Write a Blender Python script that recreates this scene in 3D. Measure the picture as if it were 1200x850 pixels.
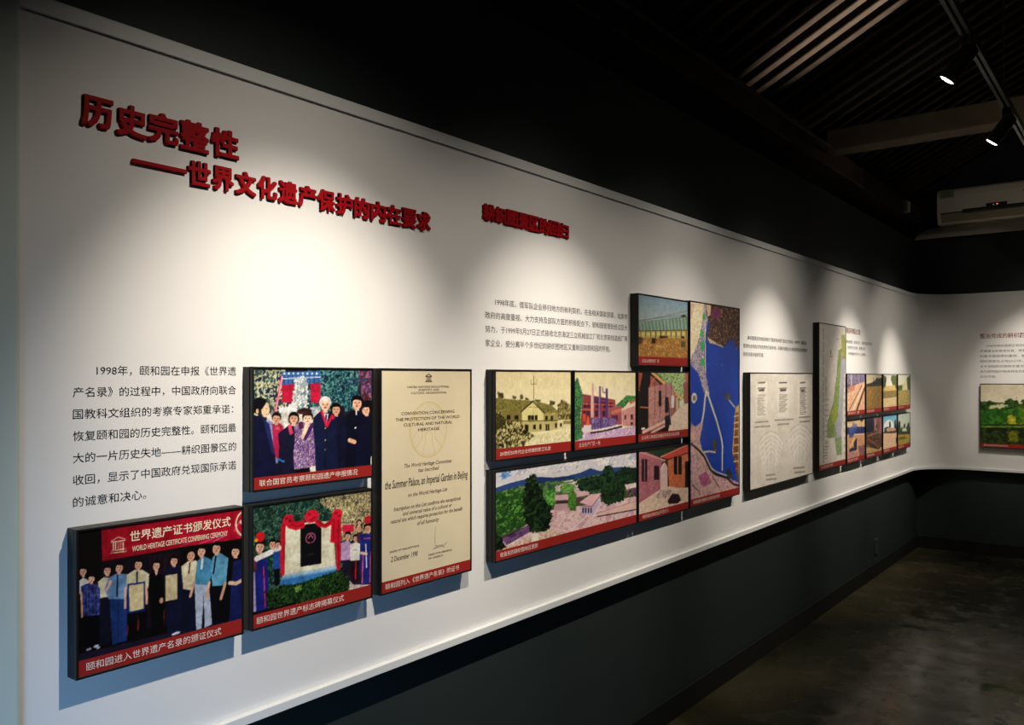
import bpy, bmesh, math, random
import numpy as np
from mathutils import Vector, Matrix

for o in list(bpy.data.objects):
    bpy.data.objects.remove(o)
SC = bpy.context.scene
COL = SC.collection
R = math.radians

# ---------------------------------------------------------------- camera
cam = bpy.data.cameras.new('camera'); cam_o = bpy.data.objects.new('camera', cam); COL.objects.link(cam_o)
cam.sensor_width = 36.0
cam.lens = 28.8
cam.shift_y = 17.0 / 1200.0
cam.clip_start = .05; cam.clip_end = 60
cam_o.location = (1.81, 0, 1.62)
cam_o.rotation_euler = (R(90), 0, math.atan(758. / 960.))
SC.camera = cam_o

# ---------------------------------------------------------------- exposure, world
vs = SC.view_settings
vs.view_transform = 'Standard'; vs.look = 'None'; vs.gamma = 1; vs.use_curve_mapping = False
vs.exposure = 0.0
world = bpy.data.worlds.new('world'); SC.world = world; world.use_nodes = True
world.node_tree.nodes['Background'].inputs[0].default_value = (.5, .7, 1, 1)
world.node_tree.nodes['Background'].inputs[1].default_value = .0

# spotlights: y along the track, aim point on the wall (y, z), watts, cone
WARM = (1.0, .89, .76)
WALL_LAMPS = [(1.20, 1.37, 1.31, 165, 56, 30), (2.33, 2.50, 1.29, 138, 54, 26), (3.52, 3.50, 1.36, 56, 54, 24),
              (4.58, 4.62, 1.28, 150, 52, 26), (5.96, 6.26, 1.22, 175, 52, 28), (6.90, 7.52, 1.18, 165, 46, 26)]
LAMP_X, LAMP_Z = 1.24, 2.905          # track
FAR_LAMPS = [(1.08, 1.10, 1.48, 105, 55, 10), (2.3, 2.3, 1.48, 105, 55, 10)]   # x on the far track, aim x, aim z
FAR_Y = 7.25
DAYLIGHT_W = 11.5
# daylight coming in through the doorway behind the camera
day = bpy.data.lights.new('daylight', 'AREA'); day.shape = 'RECTANGLE'; day.size = 1.3; day.size_y = 1.2
day.energy = DAYLIGHT_W; day.color = (.30, .58, 1.0)
day_o = bpy.data.objects.new('daylight', day); COL.objects.link(day_o)
day_o.location = (1.9, -1.45, 1.05); day_o.rotation_euler = (R(72), 0, R(48)); day.spread = R(62)

# ---------------------------------------------------------------- materials
def mat(name, col, rough=.6, spec=.5, metal=0., bump=0., bscale=60., var=0., vscale=4.):
    m = bpy.data.materials.new(name); m.use_nodes = True
    nt = m.node_tree; b = nt.nodes['Principled BSDF']
    b.inputs['Base Color'].default_value = (*col, 1)
    b.inputs['Roughness'].default_value = rough
    b.inputs['Specular IOR Level'].default_value = spec
    b.inputs['Metallic'].default_value = metal
    tc = nt.nodes.new('ShaderNodeTexCoord')
    if var:
        n = nt.nodes.new('ShaderNodeTexNoise'); n.inputs['Scale'].default_value = vscale; n.inputs['Detail'].default_value = 5
        nt.links.new(tc.outputs['Object'], n.inputs['Vector'])
        r = nt.nodes.new('ShaderNodeValToRGB')
        r.color_ramp.elements[0].position = .3; r.color_ramp.elements[1].position = .7
        r.color_ramp.elements[0].color = (*[c * (1 - var) for c in col], 1)
        r.color_ramp.elements[1].color = (*[min(1, c * (1 + var)) for c in col], 1)
        nt.links.new(n.outputs['Fac'], r.inputs['Fac']); nt.links.new(r.outputs['Color'], b.inputs['Base Color'])
    if bump:
        n2 = nt.nodes.new('ShaderNodeTexNoise'); n2.inputs['Scale'].default_value = bscale; n2.inputs['Detail'].default_value = 4
        nt.links.new(tc.outputs['Object'], n2.inputs['Vector'])
        bp = nt.nodes.new('ShaderNodeBump'); bp.inputs['Strength'].default_value = bump; bp.inputs['Distance'].default_value = .002
        nt.links.new(n2.outputs['Fac'], bp.inputs['Height']); nt.links.new(bp.outputs['Normal'], b.inputs['Normal'])
    return m

M = {}
M['panel'] = mat('panel_white', (.74, .74, .73), .75, .25, bump=.06, bscale=180, var=.015)
M['trim'] = mat('trim_white', (.72, .74, .73), .5, .4)
M['dark_wall'] = mat('wall_slate', (.019, .027, .026), .55, .25, bump=.1, bscale=120, var=.08)
M['skirting'] = mat('skirting_black', (.008, .009, .008), .6, .2)
M['pilaster'] = mat('pilaster_paint', (.52, .60, .55), .7, .25, bump=.05, bscale=120)
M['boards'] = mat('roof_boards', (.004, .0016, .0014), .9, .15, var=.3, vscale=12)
M['rafter'] = mat('rafter_paint', (.035, .024, .016), .7, .2, bump=.2, bscale=40, var=.2, vscale=20)
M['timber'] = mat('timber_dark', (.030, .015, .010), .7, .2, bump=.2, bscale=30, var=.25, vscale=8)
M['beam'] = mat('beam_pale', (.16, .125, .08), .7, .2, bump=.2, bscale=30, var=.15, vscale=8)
M['black_metal'] = mat('lamp_black', (.02, .02, .018), .4, .4)
M['track'] = mat('track_grey', (.10, .10, .085), .4, .5)
M['frame'] = mat('frame_black', (.007, .007, .006), .42, .3)
M['caption'] = mat('caption_red', (.29, .017, .014), .5, .25)
M['ink_white'] = mat('ink_white', (.78, .70, .62), .5, .3)
M['ink_black'] = mat('ink_black', (.012, .011, .010), .6, .2)
M['ink_brown'] = mat('ink_brown', (.07, .038, .02), .6, .2)
M['ink_gold'] = mat('ink_gold', (.58, .45, .15), .5, .3)
M['ink_red'] = mat('ink_brick_red', (.20, .05, .035), .6, .2)
M['ink_cream'] = mat('ink_cream', (.80, .72, .52), .5, .3)
M['parchment'] = mat('parchment', (.66, .58, .40), .45, .35, var=.04, vscale=9)
M['letter'] = mat('letter_red', (.31, .003, .007), .6, .10)
M['plastic'] = mat('aircon_white', (.78, .72, .60), .4, .4)
M['plastic_dark'] = mat('aircon_dark', (.02, .02, .02), .4, .4)
M['vent'] = mat('aircon_vent', (.30, .25, .15), .5, .3)
M['socket'] = mat('socket_plate', (.035, .04, .04), .4, .4)
M['socket_dark'] = mat('socket_slots', (.004, .004, .004), .6, .2)
M['door'] = mat('door_paint', (.12, .10, .09), .5, .3)

def emitter(name, col, s):
    m = bpy.data.materials.new(name); m.use_nodes = True; nt = m.node_tree
    b = nt.nodes['Principled BSDF']; b.inputs['Base Color'].default_value = (*col, 1)
    b.inputs['Emission Color'].default_value = (*col, 1); b.inputs['Emission Strength'].default_value = s
    return m
M['lamp_glow'] = emitter('lamp_glow', (1, .95, .86), 14)
M['led_red'] = emitter('led_red', (1, .12, .04), 1.2)
M['led_white'] = emitter('led_white', (.9, .9, .9), .25)

def print_material():
    m = bpy.data.materials.new('photo_print'); m.use_nodes = True; nt = m.node_tree; b = nt.nodes['Principled BSDF']
    a = nt.nodes.new('ShaderNodeAttribute'); a.attribute_name = 'ink'
    nt.links.new(a.outputs['Color'], b.inputs['Base Color'])
    b.inputs['Roughness'].default_value = .42; b.inputs['Specular IOR Level'].default_value = .3
    return m
M['print'] = print_material()

def floor_material():
    m = bpy.data.materials.new('polished_concrete'); m.use_nodes = True; nt = m.node_tree; b = nt.nodes['Principled BSDF']
    tc = nt.nodes.new('ShaderNodeTexCoord')
    n = nt.nodes.new('ShaderNodeTexNoise'); n.inputs['Scale'].default_value = 1.1; n.inputs['Detail'].default_value = 6; n.inputs['Distortion'].default_value = .8
    r = nt.nodes.new('ShaderNodeValToRGB'); e = r.color_ramp.elements
    e[0].position = .28; e[0].color = (.010, .010, .005, 1); e[1].position = .75; e[1].color = (.085, .068, .038, 1)
    x = e.new(.5); x.color = (.030, .028, .014, 1)
    n2 = nt.nodes.new('ShaderNodeTexNoise'); n2.inputs['Scale'].default_value = 7; n2.inputs['Detail'].default_value = 8
    r2 = nt.nodes.new('ShaderNodeValToRGB'); r2.color_ramp.elements[0].color = (.10, .10, .10, 1); r2.color_ramp.elements[1].color = (.34, .34, .34, 1)
    r2.color_ramp.elements[0].position = .35; r2.color_ramp.elements[1].position = .65
    bp = nt.nodes.new('ShaderNodeBump'); bp.inputs['Strength'].default_value = .12; bp.inputs['Distance'].default_value = .003
    for k in (n, n2): nt.links.new(tc.outputs['Object'], k.inputs['Vector'])
    nt.links.new(n.outputs['Fac'], r.inputs['Fac']); nt.links.new(r.outputs['Color'], b.inputs['Base Color'])
    nt.links.new(n2.outputs['Fac'], r2.inputs['Fac']); nt.links.new(r2.outputs['Color'], b.inputs['Roughness'])
    nt.links.new(n2.outputs['Fac'], bp.inputs['Height']); nt.links.new(bp.outputs['Normal'], b.inputs['Normal'])
    b.inputs['Specular IOR Level'].default_value = .5
    return m
M['floor'] = floor_material()

# ---------------------------------------------------------------- mesh helpers
def link(name, me, m, parent=None):
    o = bpy.data.objects.new(name, me); COL.objects.link(o)
    if m is not None: me.materials.append(m)
    if parent is not None: o.parent = parent
    return o

def mesh_obj(name, verts, faces, m, parent=None, smooth=False):
    me = bpy.data.meshes.new(name); me.from_pydata([tuple(v) for v in verts], [], [tuple(f) for f in faces])
    bm = bmesh.new(); bm.from_mesh(me); bmesh.ops.recalc_face_normals(bm, faces=bm.faces); bm.to_mesh(me); bm.free()
    if smooth:
        for p in me.polygons: p.use_smooth = True
    me.update()
    return link(name, me, m, parent)

class MB:
    """collects simple solids into one mesh"""
    def __init__(s): s.bm = bmesh.new()
    def box(s, x0, x1, y0, y1, z0, z1, bevel=0., mtx=None):
        r = bmesh.ops.create_cube(s.bm, size=1)
        vs_ = r['verts']
        for v in vs_:
            v.co = Vector(((x0 + x1) / 2 + v.co.x * (x1 - x0), (y0 + y1) / 2 + v.co.y * (y1 - y0), (z0 + z1) / 2 + v.co.z * (z1 - z0)))
        if bevel:
            es = list({e for v in vs_ for e in v.link_edges})
            r2 = bmesh.ops.bevel(s.bm, geom=es, offset=bevel, segments=2, profile=.5, affect='EDGES')
            vs_ = list({v for f in r2['faces'] for v in f.verts} | {v for v in vs_ if v.is_valid})
        if mtx is not None: bmesh.ops.transform(s.bm, matrix=mtx, verts=vs_)
        return s
    def cyl(s, p0, p1, r0, r1=None, n=24, caps=True):
        p0, p1 = Vector(p0), Vector(p1); d = p1 - p0
        q = Vector((0, 0, 1)).rotation_difference(d.normalized()).to_matrix().to_4x4()
        mt = Matrix.Translation((p0 + p1) / 2) @ q
        bmesh.ops.create_cone(s.bm, cap_ends=caps, segments=n, radius1=r0, radius2=r0 if r1 is None else r1, depth=d.length, matrix=mt)
        return s
    def lathe(s, prof, p0, axis, n=32):
        """profile of (radius, distance along axis)"""
        q = Vector((0, 0, 1)).rotation_difference(Vector(axis).normalized()).to_matrix()
        rings = []
        for r, h in prof:
            rings.append([s.bm.verts.new(Vector(p0) + q @ Vector((r * math.cos(2 * math.pi * i / n), r * math.sin(2 * math.pi * i / n), h))) for i in range(n)])
        for a, b in zip(rings, rings[1:]):
            for i in range(n): s.bm.faces.new((a[i], a[(i + 1) % n], b[(i + 1) % n], b[i]))
        return s
    def build(s, name, m, parent=None, smooth=False):
        bmesh.ops.recalc_face_normals(s.bm, faces=s.bm.faces)
        me = bpy.data.meshes.new(name); s.bm.to_mesh(me); s.bm.free()
        if smooth:
            for p in me.polygons: p.use_smooth = True
        return link(name, me, m, parent)

def tag(o, label=None, cat=None, group=None, kind=None):
    if label: o['label'] = label
    if cat: o['category'] = cat
    if group: o['group'] = group
    if kind: o['kind'] = kind
    return o

def struct(o, label=None, cat=None):
    return tag(o, label, cat, kind='structure')

def empty(name, loc, label, cat, group=None, rz=0.):
    o = bpy.data.objects.new(name, None); COL.objects.link(o); o.empty_display_size = .05
    o.location = loc; o.rotation_euler = (0, 0, rz)
    return tag(o, label, cat, group)

# ---------------------------------------------------------------- the setting
YF = 8.53            # far wall
XR, YB = 5.2, -1.6   # right and back walls
PF = .045            # panel thickness
WALL_TOP = 2.908
SL = .494            # roof slope
EAVE = 3.36          # underside of the rafters at the left wall

struct(MB().box(-.12, XR + .12, YB - .12, YF + .12, -.1, 0).build('floor', M['floor']), 'dark mottled polished concrete floor of the gallery', 'floor')
struct(MB().box(-.12, 0, YB - .12, YF + .12, 0, WALL_TOP).build('wall_left', M['dark_wall']), 'dark slate painted wall carrying the white display panel', 'wall')
GZ = EAVE + SL * XR / 2 + .1
struct(mesh_obj('wall_far', [(x, y, z) for y in (YF, YF + .12) for x, z in ((0, 0), (XR, 0), (XR, EAVE), (XR / 2, GZ), (0, EAVE))],
    [(0, 1, 2, 3, 4), (5, 6, 7, 8, 9)] + [(i, (i + 1) % 5, (i + 1) % 5 + 5, i + 5) for i in range(5)], M['dark_wall']), 'dark slate painted end wall under the gable', 'wall')
struct(MB().box(XR, XR + .12, YB - .12, YF + .12, 0, EAVE).build('wall_right', M['dark_wall']), 'dark painted wall opposite the display', 'wall')
b_ = MB()
b_.box(0, 1.20, YB - .12, YB, 0, EAVE).box(2.60, XR, YB - .12, YB, 0, EAVE).box(1.20, 2.60, YB - .12, YB, 2.25, EAVE)
b_.bm.faces.new([b_.bm.verts.new(v) for v in ((0, YB, EAVE), (XR, YB, EAVE), (XR / 2, YB, GZ))])
struct(b_.build('wall_back', M['dark_wall']), 'dark wall with the entrance doorway', 'wall')
struct(MB().box(1.14, 1.20, YB - .1, YB + .02, 0, 2.31).box(2.60, 2.66, YB - .1, YB + .02, 0, 2.31).box(1.14, 2.66, YB - .1, YB + .02, 2.25, 2.31).build('door_1', M['door']), 'doorway frame in the back wall', 'door')

# roof boards: two slopes meeting at a ridge
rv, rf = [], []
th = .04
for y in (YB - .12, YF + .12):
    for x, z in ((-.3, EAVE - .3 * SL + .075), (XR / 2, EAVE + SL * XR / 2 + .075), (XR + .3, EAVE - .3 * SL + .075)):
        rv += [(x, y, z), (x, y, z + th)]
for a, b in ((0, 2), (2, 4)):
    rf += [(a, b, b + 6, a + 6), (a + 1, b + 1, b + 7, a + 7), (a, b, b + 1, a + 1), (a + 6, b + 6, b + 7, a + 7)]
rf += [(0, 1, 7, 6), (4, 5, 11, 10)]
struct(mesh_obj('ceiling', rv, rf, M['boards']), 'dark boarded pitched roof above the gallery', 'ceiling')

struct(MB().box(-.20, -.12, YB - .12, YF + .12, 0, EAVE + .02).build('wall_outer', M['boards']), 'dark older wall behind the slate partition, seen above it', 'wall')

# skirting boards
def skirt(name, x0, x1, y0, y1, lab):
    struct(MB().box(x0, x1, y0, y1, 0, .112, bevel=.003).build(name, M['skirting']), lab, 'baseboard')
skirt('baseboard_left', 0, .012, YB, YF, 'black skirting board along the left wall')
skirt('baseboard_far', .012, XR, YF - .012, YF, 'black skirting board along the end wall')

# the white display lining: straight run, rounded inner corner, run along the end wall
RC = .45
Y0 = .664
def path(off, y0=Y0):
    """plan line of a surface standing off the walls by off"""
    pts = [(off, y0), (off, YF - PF - RC)]
    cx, cy, r = PF + RC, YF - PF - RC, RC + PF - off
    for i in range(1, 17):
        a = math.pi - i / 16 * math.pi / 2
        pts.append((cx + r * math.cos(a), cy + r * math.sin(a)))
    pts.append((XR, YF - off))
    return pts

def sweep(name, prof, m, y0=Y0):
    """closed profile of (stand-off, z) swept along the plan line"""
    rings = [path(o, y0) for o, z in prof]
    n, k = len(rings[0]), len(prof)
    verts = [(rings[j][i][0], rings[j][i][1], prof[j][1]) for i in range(n) for j in range(k)]
    faces = [(i * k + j, i * k + (j + 1) % k, (i + 1) * k + (j + 1) % k, (i + 1) * k + j) for i in range(n - 1) for j in range(k)]
    faces += [tuple(range(k)), tuple((n - 1) * k + j for j in range(k))]
    return mesh_obj(name, verts, faces, m)
struct(sweep('wall_lining', [(.001, .778), (PF, .778), (PF, 2.372), (.001, 2.372)], M['panel']), 'white display lining fixed to the dark walls, rounded at the corner', 'wall')
struct(sweep('trim_1', [(.001, .770), (PF + .017, .770), (PF + .018, .771), (PF + .018, .792), (PF + .016, .794), (PF + .001, .794), (PF + .001, .779), (.001, .777)], M['trim']), 'white ledge along the bottom of the display lining', 'trim')
struct(sweep('trim_2', [(.001, 2.374), (PF + .002, 2.373), (PF + .002, 2.350), (PF + .010, 2.350), (PF + .010, 2.3815), (PF + .008, 2.384), (.001, 2.384)], M['trim']), 'white lip along the top of the display lining', 'trim')
# pale pilaster at the near end of the lining
struct(MB().box(.0, .062, -.6, Y0 - .0006, 0, WALL_TOP, bevel=.008).build('wall_near', M['pilaster']), 'pale pilaster at the near end of the white lining', 'wall')
# ---------------------------------------------------------------- printed pictures
def vnoise(h, w, cell, rng):
    gy, gx = int(h / cell) + 3, int(w / cell) + 3
    g = rng.random((gy, gx))
    y = np.arange(h) / cell; x = np.arange(w) / cell
    yi, xi = y.astype(int), x.astype(int)
    fy, fx = (y - yi)[:, None], (x - xi)[None, :]
    fy, fx = fy * fy * (3 - 2 * fy), fx * fx * (3 - 2 * fx)
    a, b = g[yi][:, xi], g[yi][:, xi + 1]
    c, d = g[yi + 1][:, xi], g[yi + 1][:, xi + 1]
    return a * (1 - fx) * (1 - fy) + b * fx * (1 - fy) + c * (1 - fx) * fy + d * fx * fy

def poly_mask(U, V, pts):
    m = np.zeros(U.shape, bool)
    n = len(pts) // 2
    for i in range(n):
        x0, y0 = pts[2 * i], pts[2 * i + 1]
        j = (i + 1) % n
        x1, y1 = pts[2 * j], pts[2 * j + 1]
        if y0 == y1:
            continue
        c = ((y0 > V) != (y1 > V)) & (U < (x1 - x0) * (V - y0) / (y1 - y0) + x0)
        m ^= c
    return m

def hexrgb(s):
    return np.array([int(s[i:i + 2], 16) for i in (0, 2, 4)], float)

def paint(ops, w, h, seed=1, grain=1.):
    """draw a picture from flat shapes in unit coordinates (u right, v down); returns linear rgb, h x w"""
    S = 2
    W2, H2 = w * S, h * S
    rng = np.random.default_rng(seed)
    U, V = np.meshgrid((np.arange(W2) + .5) / W2, (np.arange(H2) + .5) / H2)
    img = np.zeros((H2, W2, 3))
    def box(pts, pad=0.):
        xs, ys = pts[0::2], pts[1::2]
        x0 = max(0, int((min(xs) - pad) * W2)); x1 = min(W2, int((max(xs) + pad) * W2) + 2)
        y0 = max(0, int((min(ys) - pad) * H2)); y1 = min(H2, int((max(ys) + pad) * H2) + 2)
        return slice(y0, max(y0, y1)), slice(x0, max(x0, x1))
    for op in ops:
        k, col, pts = op[0], op[1], [t / 1000. for t in op[2]]
        if k == 'l':                       # stroke
            wd = op[3] / 1000. / 2
            asp = H2 / W2
            for i in range(len(pts) // 2 - 1):
                x0, y0, x1, y1 = pts[2 * i:2 * i + 4]
                sl = box([x0, y0, x1, y1], wd * 2 + .01)
                u, v = U[sl], V[sl] * asp
                ax, ay, bx_, by_ = x0, y0 * asp, x1, y1 * asp
                L2 = (bx_ - ax) ** 2 + (by_ - ay) ** 2 + 1e-12
                t = np.clip(((u - ax) * (bx_ - ax) + (v - ay) * (by_ - ay)) / L2, 0, 1)
                d = np.hypot(u - ax - t * (bx_ - ax), v - ay - t * (by_ - ay))
                img[sl][d < wd] = hexrgb(col)
            continue
        if k == 'e':                       # ellipse
            cx, cy, rx, ry = pts
            sl = box([cx - rx, cy - ry, cx + rx, cy + ry])
            m = ((U[sl] - cx) / rx) ** 2 + ((V[sl] - cy) / ry) ** 2 < 1
            img[sl][m] = hexrgb(col)
            continue
        if k == 'o':                       # ring
            cx, cy, rx, ry = pts
            sl = box([cx - rx, cy - ry, cx + rx, cy + ry])
            r = np.sqrt(((U[sl] - cx) / rx) ** 2 + ((V[sl] - cy) / ry) ** 2)
            img[sl][(r < 1) & (r > 1 - op[3] / 100.)] = hexrgb(col)
            continue
        if k == 'p':
            sl = box(pts)
            m = poly_mask(U[sl], V[sl], pts)
            img[sl][m] = hexrgb(col)
        elif k == 'g':                     # vertical blend of two inks
            sl = box(pts)
            m = poly_mask(U[sl], V[sl], pts)
            y0, y1 = min(pts[1::2]), max(pts[1::2])
            t = ((V[sl] - y0) / max(y1 - y0, 1e-6))[..., None]
            c = hexrgb(col[:6]) * (1 - t) + hexrgb(col[6:]) * t
            img[sl][m] = c[m]
        elif k in 'fn':                    # mottled area, f with ragged edge
            cell = max(2., op[3] / 1000. * W2)
            pad = .5 * cell / W2 if k == 'f' else 0
            sl = box(pts, pad)
            hh, ww = U[sl].shape
            if hh < 1 or ww < 1:
                continue
            n1 = .6 * vnoise(hh, ww, cell, rng) + .4 * vnoise(hh, ww, max(1.6, cell / 2.6), rng)
            if k == 'f':
                jx = (vnoise(hh, ww, max(2, cell * .6), rng) - .5) * 1.3 * cell / W2
                jy = (vnoise(hh, ww, max(2, cell * .6), rng) - .5) * 1.3 * cell / H2
                m = poly_mask(U[sl] + jx, V[sl] + jy, pts)
            else:
                m = poly_mask(U[sl], V[sl], pts)
            cs = [hexrgb(col[i:i + 6]) for i in range(0, len(col), 6)]
            t = np.clip((n1 - .27) / .46, 0, .999) * len(cs)
            idx = t.astype(int)
            c = np.array(cs)[idx] * (1 + .22 * (rng.random((hh, ww)) - .5))[..., None]
            img[sl][m] = c[m]
    img = img.reshape(h, S, w, S, 3).mean((1, 3)) / 255.
    tone = .45 * (vnoise(h, w, max(3., w / 16.), rng) - .5) + .42 * (vnoise(h, w, max(2., w / 60.), rng) - .5) + .10 * (rng.random((h, w)) - .5)
    img = np.clip(img * (1 + grain * tone[..., None]), 0, 1)
    img = img + .55 * (img * img * (3 - 2 * img) - img)      # printer's contrast
    return np.where(img < .04045, img / 12.92, ((img + .055) / 1.055) ** 2.4)
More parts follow.
